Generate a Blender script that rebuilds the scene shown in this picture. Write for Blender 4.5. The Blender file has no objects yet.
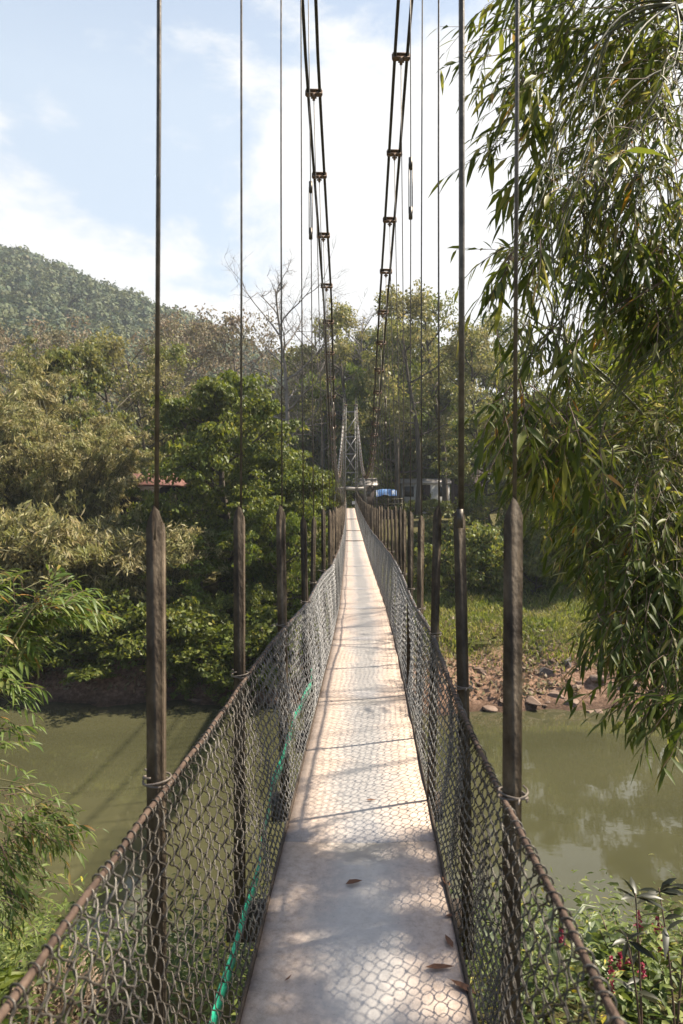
import bpy, math, random
import numpy as np
from mathutils import Vector, Matrix
R = math.radians
random.seed(7)
S = bpy.context.scene
COL = S.collection
F = 683.0; VX = 350.0; VY = 505.0; EYE = 1.6

def at(px, py, d):            # a point d metres ahead, used to read distances off the survey
    return np.array([(px-VX)*d/F, d, EYE-(py-VY)*d/F])

# ------------------------------------------------------------------ helpers
def link(o, parent=None):
    COL.objects.link(o)
    if parent is not None: o.parent = parent
    return o

def tag(o, label=None, cat=None, group=None, kind=None):
    if label: o['label'] = label
    if cat: o['category'] = cat
    if group: o['group'] = group
    if kind: o['kind'] = kind
    return o

def empty(name, loc=(0, 0, 0), rz=0.0):
    o = bpy.data.objects.new(name, None)
    o.empty_display_size = .3
    o.location = loc; o.rotation_euler = (0, 0, rz)
    return link(o)

def np_mesh(name, V, faces, mat, smooth=False, mats=None, midx=None):
    """V (n,3); faces = list of int arrays (m,k)."""
    me = bpy.data.meshes.new(name)
    V = np.asarray(V, dtype=np.float32)
    faces = [np.asarray(f, dtype=np.int32) for f in faces if len(f)]
    me.vertices.add(len(V)); me.vertices.foreach_set('co', V.ravel())
    nl = sum(f.size for f in faces); npoly = sum(len(f) for f in faces)
    me.loops.add(nl); me.polygons.add(npoly)
    me.loops.foreach_set('vertex_index', np.concatenate([f.ravel() for f in faces]))
    starts = []; s = 0
    for f in faces:
        starts.append(s + np.arange(len(f), dtype=np.int32)*f.shape[1]); s += f.size
    me.polygons.foreach_set('loop_start', np.concatenate(starts))
    if smooth: me.polygons.foreach_set('use_smooth', np.ones(npoly, dtype=bool))
    if mats:
        for m in mats: me.materials.append(m)
        me.polygons.foreach_set('material_index', np.asarray(midx, dtype=np.int32))
    elif mat: me.materials.append(mat)
    me.update(calc_edges=True)
    return me

def obj(name, me, parent=None):
    return link(bpy.data.objects.new(name, me), parent)

class MB:
    def __init__(s): s.V = []; s.Q = []; s.T = []; s.n = 0
    def add(s, V, quads=None, tris=None):
        V = np.asarray(V, dtype=float); s.V.append(V)
        if quads is not None and len(quads): s.Q.append(np.asarray(quads)+s.n)
        if tris is not None and len(tris): s.T.append(np.asarray(tris)+s.n)
        s.n += len(V)
    def box(s, c, size, rot=None):
        h = np.array(size)/2.0
        P = np.array([[x, y, z] for z in (-1, 1) for y in (-1, 1) for x in (-1, 1)], float)*h
        if rot is not None: P = P @ np.array(rot.to_3x3() if hasattr(rot, 'to_3x3') else rot).T
        s.add(P+np.array(c), [[0, 2, 3, 1], [4, 5, 7, 6], [0, 1, 5, 4], [2, 6, 7, 3], [0, 4, 6, 2], [1, 3, 7, 5]])
    def beam(s, a, b, w, h=None):     # rectangular bar from a to b
        a = np.array(a, float); b = np.array(b, float); h = h or w
        d = b-a; L = np.linalg.norm(d); d /= L
        up = np.array([0, 0, 1.0]) if abs(d[2]) < .95 else np.array([0, 1.0, 0])
        u = np.cross(d, up); u /= np.linalg.norm(u); v = np.cross(u, d)
        P = []
        for p in (a, b):
            for (i, j) in ((-1, -1), (1, -1), (1, 1), (-1, 1)): P.append(p+u*i*w/2+v*j*h/2)
        s.add(P, [[0, 3, 2, 1], [4, 5, 6, 7], [0, 1, 5, 4], [1, 2, 6, 5], [2, 3, 7, 6], [3, 0, 4, 7]])
    def tube(s, pts, rad, sides=6, cap=True):
        P = np.asarray(pts, float); n = len(P)
        rad = np.full(n, rad) if np.isscalar(rad) else np.asarray(rad, float)
        T = np.gradient(P, axis=0); T /= (np.linalg.norm(T, axis=1, keepdims=True)+1e-9)
        ref = np.array([0, 0, 1.0]) if np.mean(np.abs(T[:, 2])) < .8 else np.array([0, 1.0, 0])
        U = np.cross(T, ref); U /= (np.linalg.norm(U, axis=1, keepdims=True)+1e-9)
        W = np.cross(U, T)
        an = np.arange(sides)*2*math.pi/sides
        ring = P[:, None, :]+rad[:, None, None]*(np.cos(an)[None, :, None]*U[:, None, :]+np.sin(an)[None, :, None]*W[:, None, :])
        V = ring.reshape(-1, 3)
        i = np.arange(n-1)[:, None]*sides; j = np.arange(sides)[None, :]; k = (j+1) % sides
        q = np.stack([i+j, i+k, i+sides+k, i+sides+j], -1).reshape(-1, 4)
        t = []
        if cap:
            V = np.vstack([V, P[0], P[-1]]); c0 = n*sides; c1 = c0+1
            for a in range(sides):
                b = (a+1) % sides
                t.append([c0, b, a]); t.append([c1, (n-1)*sides+a, (n-1)*sides+b])
        s.add(V, q, t)
    def mesh(s, name, mat, smooth=False):
        fs = []
        if s.Q: fs.append(np.concatenate(s.Q))
        if s.T: fs.append(np.concatenate(s.T))
        return np_mesh(name, np.concatenate(s.V), fs, mat, smooth)
    def build(s, name, mat, parent=None, smooth=False):
        return obj(name, s.mesh(name, mat, smooth), parent)

def bevel(o, w=.004, seg=2):
    m = o.modifiers.new('bevel', 'BEVEL'); m.width = w; m.segments = seg; m.limit_method = 'ANGLE'

# ------------------------------------------------------------------ materials
def nt(name):
    m = bpy.data.materials.new(name); m.use_nodes = True
    n = m.node_tree.nodes; l = m.node_tree.links
    return m, n, l, n['Principled BSDF'], n['Material Output']
def node(n, t, **kw):
    x = n.new(t)
    for k, v in kw.items():
        if k in x.inputs.keys() if isinstance(k, str) else False: x.inputs[k].default_value = v
        else: setattr(x, k, v)
    return x
def ramp(n, stops):
    r = n.new('ShaderNodeValToRGB'); e = r.color_ramp.elements
    while len(e) < len(stops): e.new(.5)
    for i, (p, c) in enumerate(stops):
        e[i].position = p; e[i].color = (*c, 1) if len(c) == 3 else c
    return r
def rough_mat(name, stops, scale=6, rough=.8, metal=0, bump=.2, detail=8, stretch=None, spec=.4, bscale=None):
    m, n, l, p, o = nt(name)
    tc = n.new('ShaderNodeTexCoord')
    nz = node(n, 'ShaderNodeTexNoise', Scale=scale, Detail=detail, Roughness=.65)
    src = tc.outputs['Object']
    if stretch:
        mp = n.new('ShaderNodeMapping'); mp.inputs['Scale'].default_value = stretch
        l.new(src, mp.inputs[0]); src = mp.outputs[0]
    l.new(src, nz.inputs['Vector'])
    r = ramp(n, stops); l.new(nz.outputs['Fac'], r.inputs[0]); l.new(r.outputs[0], p.inputs['Base Color'])
    p.inputs['Roughness'].default_value = rough; p.inputs['Metallic'].default_value = metal
    p.inputs['Specular IOR Level'].default_value = spec
    if bump:
        n2 = node(n, 'ShaderNodeTexNoise', Scale=bscale or scale*5, Detail=6)
        l.new(src, n2.inputs['Vector'])
        b = n.new('ShaderNodeBump'); b.inputs['Strength'].default_value = bump; b.inputs['Distance'].default_value = .02
        l.new(n2.outputs['Fac'], b.inputs['Height']); l.new(b.outputs[0], p.inputs['Normal'])
    return m
def leaf_mat(name, stops, trans=.35, rough=.5, nscale=.35, tint=None, spec=.35):
    """stops: colour ramp over the leaf's own random number; tint: second colour a slow noise mixes in by clump."""
    m, n, l, p, o = nt(name)
    g = n.new('ShaderNodeNewGeometry'); r = ramp(n, stops)
    l.new(g.outputs['Random Per Island'], r.inputs[0]); colr = r.outputs[0]
    if tint:
        tc = n.new('ShaderNodeTexCoord'); nz = node(n, 'ShaderNodeTexNoise', Scale=nscale, Detail=3)
        oi = n.new('ShaderNodeObjectInfo'); ad = n.new('ShaderNodeVectorMath'); ad.operation = 'ADD'
        l.new(tc.outputs['Object'], ad.inputs[0]); l.new(oi.outputs['Location'], ad.inputs[1])
        l.new(ad.outputs[0], nz.inputs['Vector'])
        rr = ramp(n, [(.42, (0, 0, 0)), (.62, (1, 1, 1))]); l.new(nz.outputs['Fac'], rr.inputs[0])
        mx = n.new('ShaderNodeMix'); mx.data_type = 'RGBA'
        mu = n.new('ShaderNodeMath'); mu.operation = 'MULTIPLY'; mu.inputs[1].default_value = .75
        l.new(rr.outputs[0], mu.inputs[0]); l.new(mu.outputs[0], mx.inputs['Factor'])
        l.new(colr, mx.inputs['A']); mx.inputs['B'].default_value = (*tint, 1); colr = mx.outputs['Result']
    l.new(colr, p.inputs['Base Color']); p.inputs['Roughness'].default_value = rough
    p.inputs['Specular IOR Level'].default_value = spec
    tr = n.new('ShaderNodeBsdfTranslucent'); hs = n.new('ShaderNodeHueSaturation')
    hs.inputs['Saturation'].default_value = 1.1; hs.inputs['Value'].default_value = 1.5; hs.inputs['Hue'].default_value = .485
    l.new(colr, hs.inputs['Color']); l.new(hs.outputs[0], tr.inputs['Color'])
    ms = n.new('ShaderNodeMixShader'); ms.inputs[0].default_value = trans
    l.new(p.outputs[0], ms.inputs[1]); l.new(tr.outputs[0], ms.inputs[2]); l.new(ms.outputs[0], o.inputs[0])
    return m

M = {}
M['post'] = rough_mat('weathered_steel', [(.34, (.022, .014, .008)), (.48, (.062, .044, .028)), (.6, (.10, .074, .048)), (.72, (.17, .13, .09))], 16, .7, .05, .35, stretch=(1, 1, .5), spec=.3)
M['rod'] = rough_mat('hanger_steel', [(.3, (.05, .042, .034)), (.7, (.16, .135, .11))], 20, .5, .5, .1)
M['cable'] = rough_mat('wire_rope', [(.3, (.028, .026, .022)), (.7, (.07, .065, .055))], 30, .6, .4, .1)
M['clamp'] = rough_mat('rusty_clamp', [(.3, (.10, .055, .03)), (.7, (.24, .16, .11))], 20, .75, .1, .2)
M['rail'] = rough_mat('rusty_rail', [(.3, (.045, .026, .018)), (.55, (.095, .06, .042)), (.75, (.17, .118, .086))], 18, .8, .1, .4)
M['wire'] = rough_mat('galvanised_wire', [(.3, (.022, .018, .014)), (.5, (.055, .046, .036)), (.72, (.17, .155, .135))], 2.6, .45, .45, 0, spec=.5)
def paint_sunlit_wire():  # sunlit brightness of the farther mesh put into the wire's colour
    m = M['wire']; n = m.node_tree.nodes; l = m.node_tree.links; p = n['Principled BSDF']
    src = p.inputs['Base Color'].links[0].from_socket; tc = n['Texture Coordinate']
    sx = n.new('ShaderNodeSeparateXYZ'); l.new(tc.outputs['Object'], sx.inputs[0])
    mr = n.new('ShaderNodeMapRange'); mr.inputs['From Min'].default_value = 2.5; mr.inputs['From Max'].default_value = 5.5; l.new(sx.outputs[1], mr.inputs['Value'])
    mx = n.new('ShaderNodeMix'); mx.data_type = 'RGBA'; l.new(mr.outputs[0], mx.inputs['Factor']); l.new(src, mx.inputs['A'])
    cm = n.new('ShaderNodeMix'); cm.data_type = 'RGBA'; cm.inputs['Factor'].default_value = .33; l.new(src, cm.inputs['A']); cm.inputs['B'].default_value = (.55, .56, .58, 1)
    l.new(cm.outputs['Result'], mx.inputs['B']); l.new(mx.outputs['Result'], p.inputs['Base Color'])
paint_sunlit_wire()
M['tie'] = rough_mat('tie_wire', [(.3, (.10, .08, .06)), (.7, (.22, .18, .15))], 30, .6, .2, 0)
M['beam'] = rough_mat('dark_steel', [(.3, (.03, .022, .016)), (.7, (.08, .055, .038))], 8, .7, .2, .3)
M['tower'] = rough_mat('pale_paint', [(.3, (.20, .185, .165)), (.6, (.32, .30, .275)), (.8, (.2, .14, .10))], 1.5, .6, .1, .1)
M['green_strip'] = rough_mat('green_plastic', [(.3, (.01, .2, .12)), (.7, (.02, .40, .24))], 12, .4, 0, .3)
M['bark'] = rough_mat('bark', [(.3, (.045, .034, .024)), (.6, (.10, .08, .06)), (.8, (.17, .145, .115))], 3, .9, 0, .6, stretch=(1, 1, .2))
M['bark_grey'] = rough_mat('bark_grey', [(.3, (.12, .10, .085)), (.7, (.27, .235, .2))], 3, .9, 0, .4, stretch=(1, 1, .2))
M['culm'] = rough_mat('bamboo_culm', [(.3, (.05, .05, .018)), (.6, (.10, .09, .035)), (.8, (.16, .12, .06))], 3, .6, 0, .1, stretch=(1, 1, .3))
M['twig'] = rough_mat('twig', [(.3, (.09, .055, .04)), (.7, (.2, .13, .09))], 5, .8, 0, 0)

def vary(m, amt=.45):
    n = m.node_tree.nodes; l = m.node_tree.links; p = n['Principled BSDF']; src = p.inputs['Base Color'].links[0].from_socket
    oi = n.new('ShaderNodeObjectInfo'); tc = n['Texture Coordinate']; nz = [x for x in n if x.type == 'TEX_NOISE']
    ad = n.new('ShaderNodeVectorMath'); ad.operation = 'ADD'; l.new(oi.outputs['Location'], ad.inputs[1])
    for x in nz:
        a = x.inputs['Vector'].links[0].from_socket
    l.new(a, ad.inputs[0])
    for x in nz: l.new(ad.outputs[0], x.inputs['Vector'])
    hs = n.new('ShaderNodeHueSaturation'); mr = n.new('ShaderNodeMapRange'); mr.inputs['To Min'].default_value = 1-amt; mr.inputs['To Max'].default_value = 1+amt
    l.new(oi.outputs['Random'], mr.inputs['Value']); l.new(mr.outputs[0], hs.inputs['Value']); l.new(src, hs.inputs['Color']); l.new(hs.outputs[0], p.inputs['Base Color'])
vary(M['post']); 
def deck_material():
    m, n, l, p, o = nt('dusty_steel_deck')
    uv = n.new('ShaderNodeUVMap'); sep = n.new('ShaderNodeSeparateXYZ'); l.new(uv.outputs[0], sep.inputs[0])
    tc = n.new('ShaderNodeTexCoord')
    n1 = node(n, 'ShaderNodeTexNoise', Scale=2.2, Detail=7, Roughness=.65); l.new(uv.outputs[0], n1.inputs['Vector'])
    n2 = node(n, 'ShaderNodeTexNoise', Scale=22, Detail=8, Roughness=.75); l.new(uv.outputs[0], n2.inputs['Vector'])
    n3 = node(n, 'ShaderNodeTexNoise', Scale=90, Detail=4, Roughness=.7); l.new(uv.outputs[0], n3.inputs['Vector'])
    def math_(op, a, b=None, clamp=False):
        x = n.new('ShaderNodeMath'); x.operation = op; x.use_clamp = clamp
        for i, v in enumerate((a, b)):
            if v is None: continue
            if isinstance(v, (int, float)): x.inputs[i].default_value = v
            else: l.new(v, x.inputs[i])
        return x.outputs[0]
    # trodden strip: bare metal within ~0.17 m of the middle, ragged by noise
    au = math_('ABSOLUTE', math_('ADD', sep.outputs[0], -.02))
    e = math_('ADD', au, math_('MULTIPLY', math_('ADD', n1.outputs['Fac'], -.5), .34))
    e = math_('ADD', e, math_('MULTIPLY', math_('ADD', n2.outputs['Fac'], -.5), .22))
    worn = math_('SUBTRACT', 1.0, math_('DIVIDE', math_('ADD', e, -.07), .16, True), True)
    dust = ramp(n, [(.32, (.34, .26, .205)), (.5, (.49, .385, .315)), (.68, (.58, .475, .40))]); l.new(n2.outputs['Fac'], dust.inputs[0])
    steel = ramp(n, [(.3, (.36, .33, .31)), (.7, (.51, .48, .455))]); l.new(n2.outputs['Fac'], steel.inputs[0])
    mx = n.new('ShaderNodeMix'); mx.data_type = 'RGBA'; l.new(worn, mx.inputs['Factor'])
    l.new(dust.outputs[0], mx.inputs['A']); l.new(steel.outputs[0], mx.inputs['B'])
    # dirt specks and stains
    sp = ramp(n, [(.30, (.35, .28, .22)), (.40, (1, 1, 1))]); l.new(n3.outputs['Fac'], sp.inputs[0])
    mm = n.new('ShaderNodeMix'); mm.data_type = 'RGBA'; mm.blend_type = 'MULTIPLY'; mm.inputs['Factor'].default_value = .5
    l.new(mx.outputs['Result'], mm.inputs['A']); l.new(sp.outputs[0], mm.inputs['B'])
    l.new(mm.outputs['Result'], p.inputs['Base Color'])
    l.new(math_('MULTIPLY', worn, .3), p.inputs['Metallic'])
    rr = math_('ADD', math_('SUBTRACT', .85, math_('MULTIPLY', worn, .47)), math_('MULTIPLY', math_('ADD', n2.outputs['Fac'], -.5), .25))
    l.new(rr, p.inputs['Roughness'])
    b = n.new('ShaderNodeBump'); b.inputs['Strength'].default_value = .35; b.inputs['Distance'].default_value = .006
    l.new(math_('ADD', n2.outputs['Fac'], math_('MULTIPLY', n1.outputs['Fac'], 2.0)), b.inputs['Height']); l.new(b.outputs[0], p.inputs['Normal'])
    return m
M['deck'] = deck_material()

# ------------------------------------------------------------------ the bridge's line
_cy = np.array([-3, 0, 2.1, 3.15, 5.6, 7.6, 10.6, 17, 30, 45, 60.])
_cx = np.array([-.06, -.02, .02, .045, .105, .155, .20, .20, .18, .10, .02])
def smooth_interp(y, ys, xs):
    y = np.asarray(y, float); s = 0
    for o, w in ((-.8, 1), (-.4, 2), (0, 3), (.4, 2), (.8, 1)): s = s+w*np.interp(y+o, ys, xs)
    return s/9
def cx(y): return smooth_interp(y, _cy, _cx)
def dz(y): return 1.28*(np.clip((np.asarray(y, float)-17)/39, 0, 2))**1.6
HW = .36                       # half width of the deck
END = 57.0
lx_y = np.array([-2, .5, 1.76, 2.86, 3.96, 5.06, 6.2, 60]); lx_v = np.array([-.53, -.52, -.499, -.462, -.40, -.355, -.36, -.42])
rx_y = np.array([-2, .5, 1.68, 2.65, 3.76, 4.8, 5.8, 60]); rx_v = np.array([.38, .39, .405, .43, .478, .488, .50, .42])
def side_x(s, y):              # where the posts of one side stand
    y = np.asarray(y, float)
    a = np.interp(y, lx_y, lx_v) if s < 0 else np.interp(y, rx_y, rx_v)
    b = cx(y)+s*.43+(.02 if s < 0 else -.0)
    w = np.clip((y-4)/4, 0, 1)
    return a*(1-w)+b*w
def rail_h(y): return .885+.012*np.sin(np.asarray(y)*2.1)
LOWY = 27.0
def cable_z(y): return 2.75+.0083*(np.asarray(y, float)-LOWY)**2
def cable_x(s, y):
    y = np.asarray(y, float)
    w = np.clip((y-3)/4, 0, 1)
    return (1-w)*(side_x(s, y)+.015)+w*far_cable_x(s, y)
def far_cable_x(s, y):
    return .45*cx(np.clip(y, 0, 60))+s*(.45+.15*np.clip((y-11)/11, 0, 1)-.1*np.clip((y-46)/11, 0, 1))

B = empty('suspension_footbridge', (0, 0, 0))
tag(B, 'narrow suspension footbridge with a worn steel deck and chain-link sides across the river', 'footbridge')

def strip(y0, y1, step, u0, u1, ztop, thick, name, mat, parent, wob=0):
    n = max(2, int((y1-y0)/step)+1); ys = np.linspace(y0, y1, n)
    us = np.linspace(u0, u1, 7 if u1-u0 > .3 else 2)
    V = []; UV = []
    for y in ys:
        for u in us:
            z = float(dz(y))+ztop+(.004*math.sin(y*5.3+u*4)+.003*math.sin(y*11-u*7) if wob else 0)
            V.append([float(cx(y))+u, y, z]); UV.append((u, y))
    k = len(us); nt_ = len(V)
    top = [[i*k+j, i*k+j+1, (i+1)*k+j+1, (i+1)*k+j] for i in range(n-1) for j in range(k-1)]
    V2 = [[a, b, c-thick] for a, b, c in V]
    bot = [[q+nt_ for q in reversed(f)] for f in top]
    sides = []
    for i in range(n-1):
        a, b = i*k, (i+1)*k; sides.append([a, b, b+nt_, a+nt_])
        a, b = i*k+k-1, (i+1)*k+k-1; sides.append([b, a, a+nt_, b+nt_])
    for j in range(k-1):
        sides.append([j+1, j, j+nt_, j+1+nt_]); a = (n-1)*k; sides.append([a+j, a+j+1, a+j+1+nt_, a+j+nt_])
    F_ = np.array(top+bot+sides)
    me = np_mesh(name, np.array(V+V2), [F_], mat)
    uvl = me.uv_layers.new(name='UVMap'); UVa = np.array(UV+UV, dtype=np.float32)
    li = np.empty(len(me.loops), dtype=np.int32); me.loops.foreach_get('vertex_index', li)
    uvl.data.foreach_set('uv', UVa[li].ravel())
    return obj(name, me, parent)

# deck plates (2.44 m sheets, a few millimetres between them)
y = -1.6
while y < END:
    y1 = min(y+2.42, END)
    strip(y, y1, .22, -HW, HW, 0, .006, 'deck_plate', M['deck'], B, wob=1); y += 2.4235
for s in (-1, 1):
    strip(-1.6, END, .3, s*HW+(0.002 if s > 0 else -.012), s*HW+(.012 if s > 0 else -.002), .012, .06, 'edge_angle', M['beam'], B)
    strip(-1.6, END, .5, s*.22-.03, s*.22+.03, -.012, .09, 'stringer', M['beam'], B)
for yy, w in ((27.3, .16), (33.5, .2), (43.5, .2)):  # dark bands laid across the far deck
    strip(yy, yy+w, .1, -HW+.01, HW-.01, .022, .018, 'dark_band', M['beam'], B)

def post_mesh(H=1.78):
    """steel angle with pointed legs: the ridge of the L points at the walker"""
    mb = MB(); t = .006; a = .046; b_ = .020
    def leg(d, nrm, prof):
        d = np.array([*d, 0.0]); nrm = np.array([*nrm, 0.0]); k = len(prof)
        P = [d*u+np.array([0, 0, z]) for u, z in prof]; V = P+[p+nrm*t for p in P]
        mb.add(V, [[i, (i+1) % k, (i+1) % k+k, i+k] for i in range(k)], [[0, i+1, i] for i in range(1, k-1)]+[[k, k+i, k+i+1] for i in range(1, k-1)])
    leg((-1, 0), (0, 1), [(0, -H), (a, -H), (a, -.060), (a*.82, -.030), (a*.5, 0), (a*.25, -.016), (0, -.045)])
    leg((0, 1), (-1, 0), [(t+.0005, -H), (b_, -H), (b_, -.080), (b_*.62, -.046), (t+.0005, -.062)])
    V = np.concatenate(mb.V); V[:, 0] += .020; V[:, 1] -= .008; mb.V = [V]
    return mb.mesh('post', M['post'])
PM = post_mesh()
def clamp_mesh():
    mb = MB(); mb.box((0, 0, .0255), (.17, .045, .014)); mb.box((0, 0, -.0255), (.17, .045, .014))
    for sx in (-.085, -.035, .035, .085): mb.tube([[sx, 0, -.035], [sx, 0, .032]], .008, 6)
    mb.beam([0, 0, -.024], [0, 0, -.085], .028, .05); mb.tube([[-.03, 0, -.07], [.03, 0, -.07]], .01, 6)
    return mb.mesh('cable_clamp', M['clamp'])
CM = clamp_mesh()
TM = None
def tie_mesh():
    mb = MB(); an = np.linspace(0, 2*math.pi*2.2, 30)
    mb.tube(np.stack([.036*np.cos(an), .032*np.sin(an), .012*np.sin(an*.5)+.004*an/3], -1), .0028, 5)
    mb.tube([[.02, -.03, .01], [.04, -.045, .02], [.045, -.06, .012]], .0025, 5)
    return mb.mesh('tie_wire', M['tie'])
TM = tie_mesh()
rng = np.random.default_rng(5)
NP_ = 50
post_y = {-1: [], 1: []}
thick = {(1, 1): .0118, (-1, 0): .0062, (1, 0): .0054}
for s in (-1, 1):
    for k in range(NP_):
        yy = (1.76+1.1*k) if s < 0 else (1.68+1.0*k if k < 4 else 4.68+1.1*(k-3))
        if yy > END-.6: break
        yy += rng.uniform(-.05, .05)*(k > 4)
        post_y[s].append(yy)
        x = float(side_x(s, yy)); top = 1.60+float(dz(yy))-(0 if k < 3 else rng.uniform(0, .07)) + (.02 if (s > 0 and k == 0) else 0) - (.04 if k in (3, 4) else 0)
        o = obj('post', PM, B); o.location = (x, yy, top)
        o.rotation_euler = (R(rng.uniform(-1.2, 1.2)), R(rng.uniform(-1.3, 1.3)) if k else R(.3), R((-16 if s < 0 else -8)+rng.uniform(-6, 6)))
        wv = rng.uniform(.88, 1.1) if k > 1 else 1.0; o.scale = (wv, rng.uniform(.9, 1.2), 1)
        cxx = float(cable_x(s, yy)); cz = float(cable_z(yy))
        mb = MB(); rr = thick.get((s, k), .0046)
        p0 = np.array([x, yy, top-.02]); p1 = np.array([cxx, yy, cz-.07])
        pts = [p0+(p1-p0)*t+np.array([.006*math.sin(t*5+k), 0, 0])*(1-t) for t in np.linspace(0, 1, 7)]
        mb.tube(pts, rr, 8)
        if k < 14: mb.tube([p0-[0, 0, .07], p0+[0, 0, .004]], rr*1.25, 8)
        h = mb.build('hanger_rod', M['rod'], B, True)
        if (s, k) in ((-1, 4), (1, 4)) or k in (9, 17):
            c = p0+(p1-p0)*((4.35-1.6)/(cz-1.6) if k == 4 else .5)
            tb = MB(); L = .21
            for dx in (-.014, .014): tb.beam(c+[dx, 0, -L], c+[dx, 0, L], .008, .014)
            tb.tube([c-[0, 0, L+.05], c-[0, 0, L-.05]], .017, 8); tb.tube([c+[0, 0, L-.05], c+[0, 0, L+.05]], .017, 8)
            tb.build('turnbuckle', M['rod'], h)
        c = obj('cable_clamp', CM, B); c.location = (cxx, yy, cz)
        sl = 2*.0083*(yy-LOWY); c.rotation_euler = (math.atan(sl), 0, 0)
        cb = None
        if k < 16:
            tie = obj('tie_wire', TM, o); tie.location = (0, 0, -top+float(dz(yy))+float(rail_h(yy)))
            tie.rotation_euler = (0, 0, rng.uniform(0, 6)) if k > 1 else (0, 0, R(200 if s < 0 else -30))
# one crossbeam under every pair of posts
for k in range(len(post_y[-1])):
    yy = post_y[-1][k]; x0 = float(side_x(-1, yy))-.06; x1 = float(side_x(1, yy))+.06; z = float(dz(yy))-.105
    mb = MB(); mb.box(((x0+x1)/2, yy+.032, z-.07), (x1-x0, .012, .15)); mb.box(((x0+x1)/2, yy+.062, z+.002), (x1-x0, .05, .010)); mb.box(((x0+x1)/2, yy+.062, z-.14), (x1-x0, .05, .010))
    mb.build('crossbeam', M['beam'], B)
# main cables: two ropes a side
for s in (-1, 1):
    for dx in (-.062, .062):
        ys = np.linspace(-3.5, 58, 90)
        P = np.stack([cable_x(s, ys)+dx, ys, cable_z(ys)], -1)
        mb = MB(); mb.tube(P, .0165, 8); mb.build('main_cable', M['cable'], B, True)

# chain-link sides
rngm = np.random.default_rng(11)
def mesh_point(s, y, h, dep, ph):
    """y along, h in 0..1 up the side, dep out of the sheet."""
    zt = rail_h(y); xb = cx(y)+s*(HW+.018); xt = side_x(s, y)-s*.03
    z = dz(y)+.02+h*(zt-.02)
    bul = np.sin(np.pi*h)*(.020*np.sin(y*2.3+ph)+.014*np.sin(y*5.1+2*ph+h*3)+.008*np.sin(y*13+h*9))
    x = xb+(xt-xb)*h**1.15+s*(bul-.006)+s*dep
    return np.stack([x, y, z], -1)
def rail_line(s, ys):
    return np.stack([side_x(s, ys)-s*.03, ys, dz(ys)+rail_h(ys)], -1)
def wires(s, y0, y1, pitch, half, r, sides, fine, mb):
    n = int((y1-y0)/pitch); nh = int(round(.885/half))
    per = 4 if fine else 1
    for i in range(n):
        yc = y0+i*pitch
        t = np.arange(nh*per+1)/per
        tri = 1-np.abs((t+(0)) % 2-1)*2          # -1..1 zigzag
        ph = t % 2
        if fine: tri = (np.sin((t-.5)*math.pi)*.25+tri*.75)   # rounded knuckles
        tri = tri*(1 if i % 2 else -1)          # neighbouring wires are in opposite step and hook into each other
        yy = yc+tri*pitch*.58+.007*np.sin(t*.9+i*1.7)+np.repeat(rngm.normal(0, .0035, len(t)//per+1), per)[:len(t)]
        dep = (.0060*np.sin(t*math.pi) if fine else .004*np.where(np.floor(t) % 2, 1, -1))
        h = 1-t/nh
        h = np.clip(h+rngm.normal(0, .004)+.010*np.sin(yc*3.1+h*4)*h*(1-h)*4, 0, 1.012)
        P = mesh_point(s, yy, h, dep, s*1.3)
        mb.tube(P, r, sides, cap=False)
for s in (-1, 1):
    mb = MB()
    wires(s, .55, 5.0, .026, .030, .0022 if s < 0 else .0019, 5, True, mb)
    wires(s, 5.0, 9.0, .026, .030, .0026 if s < 0 else .0023, 4, True, mb)
    wires(s, 9.0, 20.0, .028, .032, .0030, 3, False, mb)
    wires(s, 20.0, END-.3, .065, .05, .0036, 3, False, mb)
    mbw = mb
    ys = np.concatenate([np.arange(-1.2, 12, .09), np.arange(12, END-.2, .35)])
    mb = MB(); mb.tube(rail_line(s, ys)+np.stack([0*ys, 0*ys, .003*np.sin(ys*17)], -1), .0068, 7); mb.build('mesh_rail', M['rail'], B, True)
    # lacing loops round the rail
    mb = MB()
    for yy in np.cumsum(rngm.uniform(.026, .05, 222))+.55:
        an = np.linspace(-.6, 2*math.pi*.95, 11); c = rail_line(s, np.array([yy]))[0]
        rr_ = .0080+rngm.uniform(0, .006)
        mbw.tube(np.stack([c[0]+rr_*np.cos(an), c[1]+np.linspace(-.012, .016, 11), c[2]+rr_*np.sin(an)-.003], -1), .0020, 5, cap=False)
    mbw.build('chain_link_mesh', M['wire'], B, True)

# far tower
TY = 57.4
tw = obj('tower', None, B) if False else None
tb = MB()
tcx = float(cx(57)); tz = float(dz(57))-.3; TH = 8.9
for s in (-1, 1):
    xb, xt = tcx+s*.56, tcx+s*.45
    for (dx, dy) in ((-.1, -.1), (.1, -.1), (.1, .1), (-.1, .1)):
        tb.beam([xb+dx, TY+dy, tz-1.4], [xt+dx*.8, TY+dy, tz+TH], .055)
    for k in range(22):
        z0 = tz-.3+k*.42; t0 = (z0-tz)/TH; t1 = t0+.42/TH; sg = 1 if k % 2 else -1
        a = xb+(xt-xb)*t0; b = xb+(xt-xb)*t1
        for dy in (-.1, .1): tb.beam([a-sg*.1, TY+dy*1.25, z0], [b+sg*.1, TY+dy*1.25, z0+.42], .03)
tower = tb.build('tower', M['tower'], B)
for s in (-1, 1):
    mb = MB()
    mb.beam([tcx+s*.62, TY-.4, tz+7.2], [tcx+s*1.55, TY-1.2, tz-1.4], .12); mb.beam([tcx+s*.62, TY+.5, tz+7.2], [tcx+s*1.5, TY+1.6, tz-1.4], .12)
    mb.build('raking_leg', M['tower'], tower)
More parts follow.
